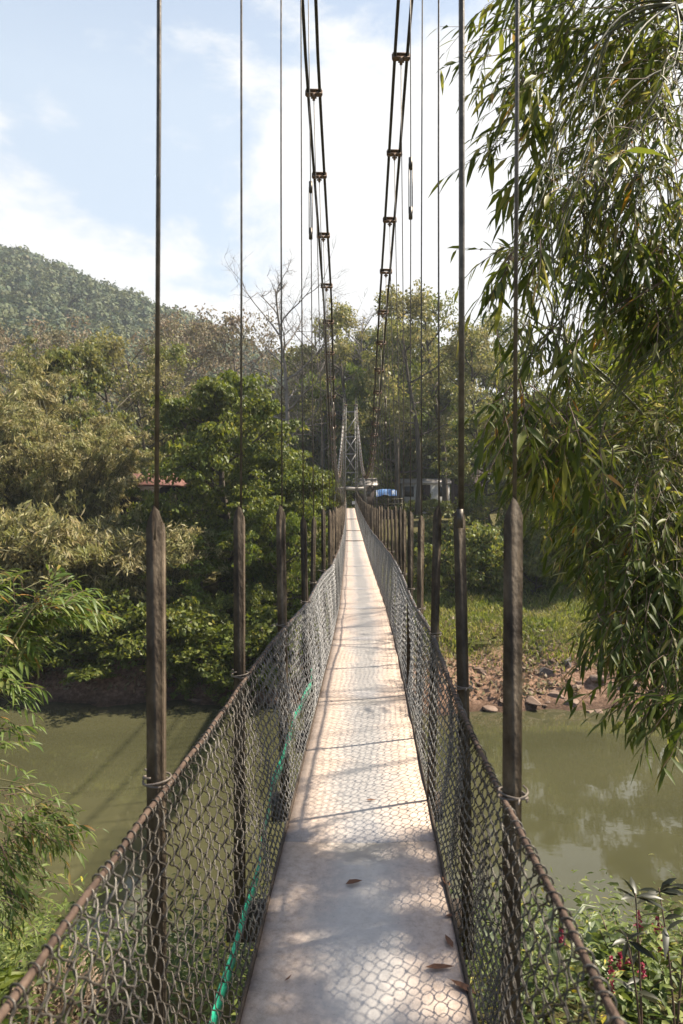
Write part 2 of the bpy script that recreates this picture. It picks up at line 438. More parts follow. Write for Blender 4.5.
for z0, z1, k in ((6.6, 7.9, 0), (4.9, 6.2, 1), (3.4, 4.8, 0)):
    for sg in ((1, -1) if z0 < 6 else (1,)):
        mb = MB(); mb.beam([tcx-sg*.44, TY-.16, tz+z0], [tcx+sg*.44, TY-.16-.03*sg, tz+z1], .075); mb.build('brace', M['tower'], tower)
for z0 in (3.3, 4.85, 6.3, 8.4, 2.1):
    mb = MB(); mb.beam([tcx-.46, TY-.02, tz+z0], [tcx+.46, TY-.02, tz+z0], .1); mb.build('crossbar', M['tower'], tower)
mb = MB(); mb.box((tcx-.45, TY, tz+TH+.05), (.34, .4, .1)); mb.box((tcx+.45, TY, tz+TH+.05), (.34, .4, .1)); mb.build('saddle_plate', M['clamp'], tower)

# white notice board on a rail across the bridge end, and the thick pipe above it
wb = empty('notice_board', (tcx+.33, TY-.9, tz+.75))
tag(wb, 'small white board on the rail at the far end of the bridge', 'sign')
M['white'] = rough_mat('white_paint', [(.3, (.6, .58, .55)), (.7, (.78, .77, .74))], 4, .6, 0, .05)
mb = MB(); mb.box((0, 0, 0), (.42, .03, .26)); o = mb.build('board', M['white'], wb); bevel(o)
mb = MB(); mb.beam([-.19, .03, -.6], [-.19, .03, .1], .03); mb.beam([.19, .03, -.6], [.19, .03, .1], .03); mb.build('stake', M['beam'], wb)
M['pipe'] = rough_mat('pale_pipe', [(.3, (.38, .34, .3)), (.7, (.55, .5, .45))], 2, .6, 0, .05)
pp = empty('water_pipe', (tcx, TY+.6, tz+1.95))
tag(pp, 'thick pale pipe slung level between the tower legs', 'pipe')
mb = MB(); mb.tube([[-1.3, 0, 0], [-.4, 0, .02], [.5, 0, -.03], [1.25, 0, .05]], .13, 12); mb.build('pipe', M['pipe'], pp, True)
mb = MB()
for xx in (-.5, .5): mb.tube([[xx-.02, 0, 0], [xx+.02, 0, 0]], .165, 12)
mb.build('pipe_collar', M['clamp'], pp)

# green strip behind the left mesh
gs_y = np.linspace(1.0, 5.3, 60)
gz = np.interp(gs_y, [1, 1.95, 2.8, 3.6, 4.3, 5.3], [.04, .10, .19, .25, .22, .30])
h = np.clip(gz/.885, 0, 1); P = mesh_point(-1, gs_y, h, .022, -1.3)
mb = MB(); wd = .034
V = []
for i, p in enumerate(P):
    tw_ = .35*math.sin(gs_y[i]*4); V += [p+[-.004*tw_, 0, wd], p+[.004*tw_, 0, -wd], p+[.004*tw_-.003, 0, -wd], p+[-.004*tw_-.003, 0, wd]]
q = []
for i in range(len(P)-1):
    a = i*4; q += [[a+j, a+(j+1) % 4, a+4+(j+1) % 4, a+4+j] for j in range(4)]
q += [[3, 2, 1, 0], [len(V)-4, len(V)-3, len(V)-2, len(V)-1]]
mb.add(V, q)
tag(mb.build('plastic_strip', M['green_strip']), 'bright green plastic strip running low along the left chain-link side', 'strip')

# ------------------------------------------------------------------ ground, water
WATER = -7.0
def sm(a, b, x): t = np.clip((x-a)/(b-a), 0, 1); return t*t*(3-2*t)
def vnoise(X, Y, sc, seed):
    r = np.random.default_rng(seed); o = 0
    for k in range(5):
        a = r.uniform(0, 6.28); f = sc*1.0*(1.8**k); ph = r.uniform(0, 6.28, 2)
        o = o+np.sin((X*math.cos(a)+Y*math.sin(a))*f+ph[0])*np.cos((X*-math.sin(a)+Y*math.cos(a))*f*.9+ph[1])/(1.6**k)
    return o*.5
def crest(X):
    return np.interp(X, [-420, -230, -169, -135, -101, -70, -43, 0, 60, 200, 420], [124, 120, 113, 104, 90, 76, 64, 48, 38, 36, 36])
def ground(X, Y):
    X = np.asarray(X, float); Y = np.asarray(Y, float)
    near = np.interp(Y+.35*vnoise(X, Y, .5, 3), [-60, -6, 0, 3, 6, 8, 10, 11.5, 14], [.2, -.6, -1.25, -1.7, -2.6, -4.0, -6.0, -7.3, -8.4])
    Yf = 29-.06*np.clip(X, -40, 40)+1.5*vnoise(X, 0*Y, .35, 4)+.4*vnoise(X, Y, 1.1, 8)
    d = Y-Yf
    far_l = np.interp(d, [-12, -3, 0, .6, 2.2, 4.5, 12, 24, 34], [-9.5, -8, -7.05, -6.6, -5.0, -3.5, -2.5, -.6, .3])
    far_r = np.interp(d, [-12, -3, 0, 1.5, 3.5, 5, 9, 18, 27, 34], [-9.5, -7.7, -7.05, -6.3, -5.3, -4.75, -4.3, -3.4, -.6, .3])
    w = sm(-1, 4, X)
    far = far_l*(1-w)+far_r*w
    z = np.where(Y < 20, near, far)
    z = z+np.where(d > 0, .12*vnoise(X, Y, 1.3, 5)*np.clip(d, 0, 1), 0)+.25*vnoise(X, Y, .3, 6)*np.clip((d-4)/6, 0, 1)
    rise = sm(62, 330, Y)
    z = z+crest(X)*rise*(.85+.15*sm(120, 330, Y))+4*vnoise(X, Y, .035, 9)*sm(80, 200, Y)
    z = z-30*sm(345, 520, Y)
    return z
def axis(lo, hi, fine_lo, fine_hi, df, grow):
    a = list(np.arange(fine_lo, fine_hi+1e-6, df)); st = df
    while a[-1] < hi: st *= grow; a.append(a[-1]+st)
    st = df; b = []
    cur = fine_lo
    while cur > lo: st *= grow; cur -= st; b.append(cur)
    return np.array(b[::-1]+a)
gx = axis(-900, 900, -22, 22, .3, 1.09); gy = axis(-400, 1500, -2, 48, .3, 1.07)
XX, YY = np.meshgrid(gx, gy); ZZ = ground(XX, YY)
nX, nY = len(gx), len(gy)
ii = (np.arange(nY-1)[:, None]*nX+np.arange(nX-1)[None, :]).reshape(-1)
Q = np.stack([ii, ii+1, ii+1+nX, ii+nX], -1)
def ground_material():
    m, n, l, p, o = nt('earth')
    tc = n.new('ShaderNodeTexCoord')
    n1 = node(n, 'ShaderNodeTexNoise', Scale=.45, Detail=8, Roughness=.6); n2 = node(n, 'ShaderNodeTexNoise', Scale=5, Detail=10, Roughness=.7)
    for x in (n1, n2): l.new(tc.outputs['Object'], x.inputs['Vector'])
    e = ramp(n, [(.3, (.055, .033, .022)), (.5, (.20, .12, .078)), (.7, (.36, .235, .165))]); l.new(n2.outputs['Fac'], e.inputs[0])
    g = ramp(n, [(.3, (.06, .05, .02)), (.7, (.11, .10, .035))]); l.new(n2.outputs['Fac'], g.inputs[0])
    sx = n.new('ShaderNodeSeparateXYZ'); l.new(tc.outputs['Object'], sx.inputs[0])
    mr = node(n, 'ShaderNodeMapRange'); mr.inputs['From Min'].default_value = -5.4; mr.inputs['From Max'].default_value = -4.7
    ad = n.new('ShaderNodeMath'); ad.operation = 'MULTIPLY_ADD'; l.new(n1.outputs['Fac'], ad.inputs[0]); ad.inputs[1].default_value = 2.0
    sb = n.new('ShaderNodeMath'); sb.operation = 'ADD'; sb.inputs[1].default_value = -1.0; l.new(sx.outputs[2], sb.inputs[0])
    l.new(sb.outputs[0], ad.inputs[2]); l.new(ad.outputs[0], mr.inputs['Value'])
    mx = n.new('ShaderNodeMix'); mx.data_type = 'RGBA'; l.new(mr.outputs[0], mx.inputs['Factor'])
    l.new(e.outputs[0], mx.inputs['A']); l.new(g.outputs[0], mx.inputs['B']); wt = node(n, 'ShaderNodeMapRange'); wt.inputs['From Min'].default_value = -6.95; wt.inputs['From Max'].default_value = -6.55; wt.inputs['To Min'].default_value = .38; wt.inputs['To Max'].default_value = 1; l.new(sx.outputs[2], wt.inputs['Value'])
    wm_ = n.new('ShaderNodeVectorMath'); wm_.operation = 'SCALE'; l.new(mx.outputs['Result'], wm_.inputs[0]); l.new(wt.outputs[0], wm_.inputs['Scale']); l.new(wm_.outputs[0], p.inputs['Base Color'])
    p.inputs['Roughness'].default_value = .95; p.inputs['Specular IOR Level'].default_value = .15
    b = n.new('ShaderNodeBump'); b.inputs['Strength'].default_value = .8; b.inputs['Distance'].default_value = .12
    l.new(n2.outputs['Fac'], b.inputs['Height']); l.new(b.outputs[0], p.inputs['Normal'])
    return m
M['earth'] = ground_material()
gr = obj('ground', np_mesh('ground', np.stack([XX.ravel(), YY.ravel(), ZZ.ravel()], -1), [Q], M['earth'], True)); gr['kind'] = 'structure'

def water_material():
    m, n, l, p, o = nt('river_water')
    tc = n.new('ShaderNodeTexCoord'); mp = n.new('ShaderNodeMapping'); mp.inputs['Scale'].default_value = (.8, 1.6, 1); l.new(tc.outputs['Object'], mp.inputs[0])
    n1 = node(n, 'ShaderNodeTexNoise', Scale=1.1, Detail=4, Roughness=.5); n2 = node(n, 'ShaderNodeTexNoise', Scale=.12, Detail=4)
    for x in (n1, n2): l.new(mp.outputs[0], x.inputs['Vector'])
    r = ramp(n, [(.35, (.050, .049, .024)), (.65, (.069, .066, .033))]); l.new(n2.outputs['Fac'], r.inputs[0]); l.new(r.outputs[0], p.inputs['Base Color'])
    p.inputs['Roughness'].default_value = .03; p.inputs['IOR'].default_value = 1.45
    b = n.new('ShaderNodeBump'); b.inputs['Strength'].default_value = .05; b.inputs['Distance'].default_value = .05
    l.new(n1.outputs['Fac'], b.inputs['Height']); l.new(b.outputs[0], p.inputs['Normal'])
    return m
M['water'] = water_material()
mb = MB(); mb.add([[-500, 6, WATER], [500, 6, WATER], [500, 62, WATER], [-500, 62, WATER]], [[0, 1, 2, 3]])
mb.build('river', M['water'])['kind'] = 'structure'

# ------------------------------------------------------------------ foliage
def unit(v): return v/(np.linalg.norm(v, axis=-1, keepdims=True)+1e-9)
SUN_EL, SUN_AZ = 51.0, 17.0      # azimuth: degrees ahead of the right-hand direction
sund = np.array([math.cos(R(SUN_EL))*math.cos(R(SUN_AZ)), math.cos(R(SUN_EL))*math.sin(R(SUN_AZ)), math.sin(R(SUN_EL))])

def quad_leaves(C, A, L, W, rg, fold=.15):
    """rhombic leaves: centres C, axes A, lengths L, widths W"""
    n = len(C); A = unit(A); rnd = rg.normal(size=(n, 3)); Bv = unit(np.cross(A, rnd)); Nn = np.cross(A, Bv)
    L = L[:, None]; W = W[:, None]
    V = np.stack([C-A*L*.5, C+Bv*W*.5+Nn*W*fold-A*L*.08, C+A*L*.5-Nn*W*fold, C-Bv*W*.5+Nn*W*fold-A*L*.08], 1).reshape(-1, 3)
    q = np.arange(n*4).reshape(n, 4)
    return V, q

def lance_leaves(P, A, L, W, rg, droop=.25):
    """lanceolate leaves folded along the midrib: base P, direction A; 8 triangles-ish (3 quads strips)"""
    n = len(P); A = unit(A); side = unit(np.cross(A, rg.normal(size=(n, 3))*.5+np.array([0, 0, 1.0]))); Nn = np.cross(side, A)
    L = L[:, None]; W = W[:, None]; dn = np.array([0, 0, -1.0])
    m1 = P+A*L*.33+dn*L*droop*.10; m2 = P+A*L*.68+dn*L*droop*.42; tip = P+A*L+dn*L*droop
    V = np.stack([P, m1+side*W*.5+Nn*W*.16, m1, m1-side*W*.5+Nn*W*.16, m2+side*W*.38+Nn*W*.12, m2, m2-side*W*.38+Nn*W*.12, tip], 1).reshape(-1, 3)
    b = (np.arange(n)*8)[:, None]
    T = np.concatenate([b+np.array([[0, 1, 2]]), b+np.array([[0, 2, 3]]), b+np.array([[4, 7, 5]]), b+np.array([[5, 7, 6]])])
    Qd = np.concatenate([b+np.array([[1, 4, 5, 2]]), b+np.array([[2, 5, 6, 3]])])
    return V, Qd, T

def wander(p0, d, L, n, rg, wob=.15, grav=0.0):
    P = [np.array(p0, float)]; d = np.array(d, float); d /= np.linalg.norm(d); st = L/n
    for i in range(n):
        d = d+rg.normal(size=3)*wob+np.array([0, 0, grav]); d /= np.linalg.norm(d); P.append(P[-1]+d*st)
    return np.array(P)

def broadleaf(seed, H, cr, base, nl, ns, clump, per, leaf, trunk_r, up=.5, flat=.65, wid=.55, droop=.0, bare=False, lean=.05):
    """returns (wood MB, leaf V, leaf Q): trunk, limbs, boughs and leaf clumps"""
    rg = np.random.default_rng(seed); wood = MB()
    T = wander([0, 0, -.4], [rg.normal()*lean, rg.normal()*lean, 1], H*.86, 9, rg, .07)
    tr = np.linspace(trunk_r, trunk_r*.25, len(T)); tr[0] *= 1.35; wood.tube(T, tr, 8)
    cents = []; az = rg.uniform(0, 6.28)
    for i in range(nl):
        t = base+(1-base)*(i+.5)/nl; k = t*(len(T)-1); k0 = min(int(k), len(T)-2); p = T[k0]+(T[k0+1]-T[k0])*(k-k0)
        az += 2.4+rg.normal()*.3
        prof = math.sin(math.pi*min(1, .22+.72*(t-base)/(1-base)))**.7
        el = up*(.3+.9*(t-base)/(1-base))+rg.normal()*.12
        L = cr*prof*rg.uniform(.75, 1.15)
        d = [math.cos(az)*math.cos(el), math.sin(az)*math.cos(el), math.sin(el)]
        Lb = wander(p, d, L, 6, rg, .13, .02)
        wood.tube(Lb, np.linspace(trunk_r*.42*(1-.5*t)+.02, .02, 7), 5)
        for j in range(ns):
            q = Lb[rg.integers(2, 7)]; dd = unit(Lb[-1]-Lb[0])+rg.normal(size=3)*.75+np.array([0, 0, .15-droop])
            Sb = wander(q, dd, L*rg.uniform(.3, .6), 4, rg, .2, -.02 if not bare else .03)
            wood.tube(Sb, np.linspace(.03+.01*trunk_r, .008, 5), 4)
            cents.append(Sb[-1]); cents.append(Sb[2])
            if bare:
                for _ in range(4):
                    q2 = Sb[rg.integers(1, 5)]; tw = wander(q2, unit(Sb[-1]-Sb[0])+rg.normal(size=3)*.7+[0, 0, .3], L*rg.uniform(.15, .35), 4, rg, .22)
                    wood.tube(tw, np.linspace(.014, .005, 5), 3)
                    if rg.random() < .9:
                        for _ in range(3): wood.tube(wander(tw[rg.integers(1, 4)], unit(tw[-1]-tw[0])+rg.normal(size=3)*.8, L*.15, 3, rg, .2), [.008, .006, .005, .003], 3)
        cents.append(Lb[-1])
    cents.append(T[-1])
    C = []; A = []
    for c in cents:
        n = int(per*rg.uniform(.5, 1.5)); s_ = clump*rg.uniform(.7, 1.3)
        u = unit(rg.normal(size=(n, 3)))*(rg.uniform(0, 1, (n, 1))**.45)
        off = u*s_*np.array([1, 1, flat]); off[:, 2] -= droop*(off[:, 0]**2+off[:, 1]**2)**.5
        C.append(c+off); A.append(off*.6+rg.normal(size=(n, 3))*s_*.5+np.array([0, 0, -.5-droop])*s_)
    C = np.concatenate(C); A = np.concatenate(A); n = len(C)
    Lf = leaf*rg.uniform(.6, 1.35, n); V, q = quad_leaves(C, A, Lf, Lf*wid*rg.uniform(.8, 1.2, n), rg)
    return wood, V, q

def far_bamboo(seed, H, spread, nc, per, leaf):
    rg = np.random.default_rng(seed); wood = MB(); C = []; A = []
    for i in range(nc):
        a = rg.uniform(0, 6.28); rad = rg.uniform(0, spread*.25); h = H*rg.uniform(.55, 1.0)
        out = rg.uniform(.15, 1.0)*spread
        p0 = np.array([math.cos(a)*rad, math.sin(a)*rad, -.3]); t = np.linspace(0, 1, 12)
        bend = t**2.4; arch = h*(t-.22*t**4*rg.uniform(.4, 1.6))
        P = np.stack([p0[0]+math.cos(a)*out*bend, p0[1]+math.sin(a)*out*bend, p0[2]+arch], -1)
        wood.tube(P, np.linspace(.05, .012, 12), 5)
        for j in range(11):                      # side branches carry drooping tufts
            tt = rg.uniform(.12, 1)**.75; k = tt*11; k0 = min(int(k), 10); q = P[k0]+(P[k0+1]-P[k0])*(k-k0)
            az = rg.uniform(0, 6.28); L = rg.uniform(.5, 1.5)*(1.25-.6*tt)
            br = wander(q, [math.cos(az), math.sin(az), .5], L, 4, rg, .15, -.22)
            wood.tube(br, np.linspace(.014, .005, 5), 3)
            n = per; tt2 = rg.uniform(.25, 1, n)*4; kk = np.minimum(tt2.astype(int), 3); pos = br[kk]+(br[kk+1]-br[kk])*(tt2-kk)[:, None]
            C.append(pos+rg.normal(size=(n, 3))*[.13, .13, .10]); A.append(unit(br[-1]-br[0])*.5+rg.normal(size=(n, 3))*.45+[0, 0, -.55])
    C = np.concatenate(C); A = np.concatenate(A); n = len(C); Lf = leaf*rg.uniform(.6, 1.4, n)
    V, q = quad_leaves(C, A, Lf, Lf*.2, rg, .1)
    return wood, V, q

LM = {}
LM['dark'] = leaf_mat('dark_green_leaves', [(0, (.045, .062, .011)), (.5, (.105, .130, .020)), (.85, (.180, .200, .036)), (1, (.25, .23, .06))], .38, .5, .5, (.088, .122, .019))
LM['mid'] = leaf_mat('mid_green_leaves', [(0, (0.061, 0.088, 0.021)), (.5, (0.124, 0.157, 0.035)), (.85, (0.194, 0.220, 0.049)), (1, (0.299, 0.246, 0.070))], .35, .5, .3, (0.157, 0.150, 0.049))
LM['lime'] = leaf_mat('lit_green_leaves', [(0, (0.072, 0.102, 0.017)), (.5, (0.132, 0.168, 0.024)), (.9, (0.204, 0.228, 0.036)), (1, (0.240, 0.204, 0.060))], .4, .5, .5, (0.096, 0.144, 0.024))
LM['olive'] = leaf_mat('olive_bamboo_leaves', [(0, (.085, .080, .028)), (.4, (.225, .205, .078)), (.75, (.38, .33, .15)), (1, (.55, .46, .28))], .34, .55, .9, (.19, .205, .058))
LM['dry'] = leaf_mat('dry_leaves', [(0, (.12, .09, .055)), (.5, (.22, .17, .11)), (.85, (.31, .24, .165)), (1, (.19, .19, .07))], .25, .7, .5, (.17, .165, .075))
LM['airy'] = leaf_mat('pale_airy_leaves', [(0, (0.094, 0.109, 0.028)), (.5, (0.180, 0.196, 0.055)), (.85, (0.265, 0.258, 0.086)), (1, (0.374, 0.312, 0.140))], .4, .5, .3, (0.203, 0.180, 0.078))
LM['bamboo'] = leaf_mat('near_bamboo_leaves', [(0, (0.039, 0.058, 0.010)), (.35, (0.080, 0.105, 0.019)), (.7, (0.149, 0.175, 0.035)), (.88, (0.253, 0.250, 0.060)), (.968, (0.321, 0.288, 0.109)), (.98, (0.410, 0.201, 0.032)), (1, (0.410, 0.388, 0.218))], .45, .5, .8, (0.063, 0.093, 0.017), spec=.3)
LM['bamboo_lit'] = leaf_mat('young_bamboo_leaves', [(0, (.06, .10, .024)), (.5, (.13, .18, .04)), (.85, (.22, .25, .07)), (.95, (.28, .23, .09)), (1, (.4, .2, .05))], .4, .45, .8, (.11, .17, .036), spec=.35)
LM['weed'] = leaf_mat('weed_leaves', [(0, (0.040, 0.067, 0.016)), (.5, (0.098, 0.138, 0.032)), (.85, (0.184, 0.230, 0.057)), (.975, (0.310, 0.310, 0.103)), (1, (0.575, 0.460, 0.034))], .4, .5, .9, (0.149, 0.184, 0.046), spec=.35)
LM['grass'] = leaf_mat('bank_grass', [(0, (0.088, 0.105, 0.022)), (.5, (0.165, 0.182, 0.042)), (.85, (0.253, 0.248, 0.072)), (1, (0.352, 0.297, 0.132))], .4, .6, .5, (0.121, 0.165, 0.028))
LM['far'] = leaf_mat('far_wood_leaves', [(0, (.016, .036, .016)), (.5, (.040, .070, .026)), (.85, (.075, .105, .036)), (1, (.14, .125, .06))], .2, .7, .12, (.125, .135, .05))

PROTO = {}
def proto(kind, wood, V, q, wood_mat, leaf, names):
    PROTO[kind] = (wood.mesh(names[0], wood_mat, True), np_mesh(names[1], V, [q], leaf) if V is not None else None, names)
proto('dark', *broadleaf(21, 13.5, 4.2, .08, 22, 9, .74, 80, .25, .28, .5, .40, .55, .30), M['bark'], LM['dark'], ('trunk', 'crown'))
proto('mid', *broadleaf(22, 15, 4.6, .15, 19, 8, .74, 60, .27, .26, .6, .42, .5, .15), M['bark'], LM['mid'], ('trunk', 'crown'))
proto('lime', *broadleaf(23, 7, 3.4, .1, 13, 7, .55, 60, .20, .12, .4, .38, .55, .3), M['bark'], LM['lime'], ('trunk', 'crown'))
proto('airy', *broadleaf(24, 24, 5.2, .38, 13, 5, 1.0, 42, .34, .30, .75, .7, .5, .05), M['bark'], LM['airy'], ('trunk', 'crown'))
proto('airy_b', *broadleaf(29, 24, 4.4, .45, 14, 5, .9, 36, .32, .34, .9, .8, .5, .0), M['bark'], LM['mid'], ('trunk', 'crown'))
proto('dry', *broadleaf(25, 20, 5.6, .3, 14, 6, 1.1, 26, .34, .24, .6, .7, .5, .0), M['bark_grey'], LM['dry'], ('trunk', 'crown'))
w_, V_, q_ = broadleaf(26, 22, 6.0, .32, 15, 6, .8, 0, .3, .26, .9, bare=True); proto('bare', w_, None, None, M['bark_grey'], None, ('trunk', 'crown'))
w_, V_, q_ = broadleaf(36, 18, 5.0, .25, 13, 6, .8, 3, .26, .2, .9, bare=True); proto('bare_b', w_, V_, q_, M['bark'], LM['dry'], ('trunk', 'crown'))
proto('bam', *far_bamboo(27, 15, 4.2, 50, 52, .30), M['culm'], LM['olive'], ('culms', 'foliage'))
proto('bam_b', *far_bamboo(28, 13, 4.8, 50, 52, .30), M['culm'], LM['olive'], ('culms', 'foliage'))
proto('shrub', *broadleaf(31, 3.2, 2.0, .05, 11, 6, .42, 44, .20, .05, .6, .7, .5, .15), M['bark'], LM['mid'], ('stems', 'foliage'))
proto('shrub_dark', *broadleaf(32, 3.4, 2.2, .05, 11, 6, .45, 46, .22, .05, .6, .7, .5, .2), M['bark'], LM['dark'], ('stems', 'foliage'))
proto('shrub_olive', *far_bamboo(33, 5.0, 3.2, 30, 44, .26), M['culm'], LM['olive'], ('culms', 'foliage'))

def plant(kind, name, loc, scale, rz, label, cat, group=None, zs=1.0):
    wm, lm, names = PROTO[kind]
    t = empty(name, loc, rz); t.scale = (scale, scale, scale*zs)
    tag(t, label, cat, group)
    obj(names[0], wm, t)
    if lm: obj(names[1], lm, t)
    return t
HT = {'dark': 14.2, 'mid': 15.5, 'lime': 7.4, 'airy': 24.5, 'airy_b': 24, 'dry': 20, 'bare': 21, 'bare_b': 18, 'bam': 14, 'bam_b': 12, 'shrub': 3.7, 'shrub_dark': 3.9, 'shrub_olive': 4.8}
_rz = random.Random(3)
def tree_at(kind, name, px, topy, d, label, cat, group=None, zs=None, wide=None):
    X = (px-VX)*d/F; g0 = float(ground(X, d)); ztop = EYE-(topy-VY)*d/F; sc = (ztop-g0)/HT[kind]
    if wide: zs_ = sc/wide; sc = wide
    else: zs_ = 1.0
    return plant(kind, name, (X, d, g0-.05), sc, _rz.uniform(0, 6.28), label, cat, group, zs_)

GB = 'pale bamboo clumps on the left far bank'
for px, ty, d, k, lb in ((12, 306, 41, 'bam', 'tall pale olive bamboo clump at the left edge of the far bank'),
                                                                           (58, 352, 37.5, 'bam_b', 'broad straw-coloured bamboo clump in the front rank, arching to the river'),
                         (92, 372, 39, 'bam', 'straw-coloured bamboo clump left of the red roof, reaching in front of its eave'),
                         (-25, 372, 37, 'bam_b', 'olive bamboo clump cut off by the left picture edge'),
                         (168, 330, 58, 'bam', 'olive bamboo clump behind the red-roofed house')):
    tree_at(k, 'bamboo_clump', px, ty, d, lb, 'bamboo', GB)
GS = 'low bamboo bushes hanging over the left far bank'
for px, ty, d, lb in ((20, 455, 34, 'low straw-coloured bamboo bush over the water at the left edge'),
                      (70, 470, 33.5, 'low straw-coloured bamboo bush over the bank, between the left edge and the red roof'),
                      (118, 494, 33.5, 'low olive bamboo bush beside the nearest left post'),
                      (160, 500, 34.5, 'low olive bamboo bush below the red roof')):
    tree_at('shrub_olive', 'bamboo_bush', px, ty, d, lb, 'bush', GS)
tree_at('dark', 'broadleaf_tree', 243, 343, 38.5, 'dense dark green broadleaf tree on the left far bank beside the hangers', 'tree', wide=1.0)
tree_at('dark', 'broadleaf_tree', 260, 385, 46, 'dark green tree half hidden behind the dense dark tree, nearer the bridge', 'tree', wide=.68)
tree_at('dark', 'broadleaf_tree', 212, 400, 50, 'dark green tree right of the red-roofed house', 'tree', wide=.8)
tree_at('lime', 'broadleaf_tree', 205, 520, 34.5, 'small bright green tree leaning out over the left far bank', 'tree', wide=.85)
tree_at('lime', 'broadleaf_tree', 277, 487, 33.5, 'small pale yellow-green tree beside the left row of posts', 'tree', wide=.68)
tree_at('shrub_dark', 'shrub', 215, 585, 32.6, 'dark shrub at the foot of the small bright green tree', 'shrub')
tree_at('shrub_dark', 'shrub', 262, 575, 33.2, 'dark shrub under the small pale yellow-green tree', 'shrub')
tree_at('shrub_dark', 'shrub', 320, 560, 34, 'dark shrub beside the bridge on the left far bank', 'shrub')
tree_at('mid', 'broadleaf_tree', 78, 308, 46, 'tall green tree rising behind the front rank of pale bamboo, left of the red roof', 'tree', wide=.95)
tree_at('airy', 'broadleaf_tree', 124, 306, 50, 'tall thin-crowned tree with a bare lower trunk behind the red-roofed house', 'tree', wide=.75)
tree_at('airy_b', 'broadleaf_tree', 178, 318, 56, 'tall slender tree behind the dense dark tree, left of the second left hanger', 'tree', wide=.75)
GO = 'dark bushes along the left far bank'
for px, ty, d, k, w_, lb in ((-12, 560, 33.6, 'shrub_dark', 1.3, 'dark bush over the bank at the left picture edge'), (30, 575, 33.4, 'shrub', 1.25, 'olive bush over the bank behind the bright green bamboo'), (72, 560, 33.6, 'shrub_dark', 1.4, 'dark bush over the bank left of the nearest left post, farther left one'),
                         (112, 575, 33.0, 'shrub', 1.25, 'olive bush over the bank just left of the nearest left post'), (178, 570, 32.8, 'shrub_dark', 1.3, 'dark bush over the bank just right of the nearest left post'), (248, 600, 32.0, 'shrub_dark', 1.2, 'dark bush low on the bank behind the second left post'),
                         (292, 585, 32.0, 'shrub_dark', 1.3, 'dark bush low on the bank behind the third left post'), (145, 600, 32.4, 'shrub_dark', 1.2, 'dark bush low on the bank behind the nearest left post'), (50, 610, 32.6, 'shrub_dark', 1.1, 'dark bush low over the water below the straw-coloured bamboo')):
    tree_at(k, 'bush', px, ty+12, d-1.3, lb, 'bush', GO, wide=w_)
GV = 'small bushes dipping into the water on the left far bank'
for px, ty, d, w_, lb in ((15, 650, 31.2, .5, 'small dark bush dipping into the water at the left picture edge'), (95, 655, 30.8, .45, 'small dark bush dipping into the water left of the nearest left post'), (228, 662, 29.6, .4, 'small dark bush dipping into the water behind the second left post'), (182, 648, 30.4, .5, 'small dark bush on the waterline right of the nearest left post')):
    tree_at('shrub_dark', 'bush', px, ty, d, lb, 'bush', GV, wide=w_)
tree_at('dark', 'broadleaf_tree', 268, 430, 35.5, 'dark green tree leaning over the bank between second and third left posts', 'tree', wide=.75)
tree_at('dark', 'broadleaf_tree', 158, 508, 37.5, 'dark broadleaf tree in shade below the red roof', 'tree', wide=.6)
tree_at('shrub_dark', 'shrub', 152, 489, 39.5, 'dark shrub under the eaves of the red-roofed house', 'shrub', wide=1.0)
tree_at('bare_b', 'bare_tree', 150, 322, 52, 'dark leafless tree with crooked limbs over the red roof', 'tree')
tree_at('bare', 'bare_tree', 286, 258, 74, 'tall grey leafless tree standing above the dark green tree', 'tree')
tree_at('bare', 'bare_tree', 322, 300, 82, 'grey leafless tree just left of the far tower', 'tree')
tree_at('bare', 'bare_tree', 366, 300, 84, 'grey leafless tree just right of the far tower', 'tree')
GD = 'dry brownish trees along the foot of the hill'
for px, ty, d, lb in ((165, 294, 92, 'pinkish dry tree below the hill, leftmost of the dry row'), (205, 298, 96, 'pinkish dry tree in the middle of the dry row below the hill'),
                      (245, 300, 94, 'brownish dry tree below the hill, right of the second left hanger'), (325, 345, 92, 'brownish dry tree behind the far tower, left of it'),
                      (30, 308, 88, 'dry tree behind the tall olive bamboo at the left edge'), (90, 306, 90, 'brownish dry tree behind the bamboo, below the hill crest')):
    tree_at('dry', 'dry_tree', px, ty, d, lb, 'tree', GD)
GA = 'tall airy trees behind the far tower'
for px, ty, d, k, lb in ((352, 272, 76, 'airy', 'tall thin-crowned pale green tree directly behind the far tower'), (396, 296, 74, 'airy_b', 'tall straight tree right of the far tower, between the cables'),
                         (418, 260, 66, 'airy', 'tall airy tree with the thick dark trunk right of the tower'), (446, 270, 72, 'airy_b', 'tall green tree left of the second right hanger'),
                         (474, 300, 66, 'airy', 'tall airy tree partly behind the near bamboo'), (312, 335, 90, 'airy', 'pale airy tree among the bare trees left of the tower'),
                         (520, 290, 70, 'airy_b', 'tall green tree behind the nearest right hanger'), (375, 330, 95, 'airy', 'pale airy tree far behind the tower, between the right cables')):
    tree_at(k, 'tall_tree', px, ty, d, lb, 'tree', GA)
GW = 'green trees standing far behind the bridge end'
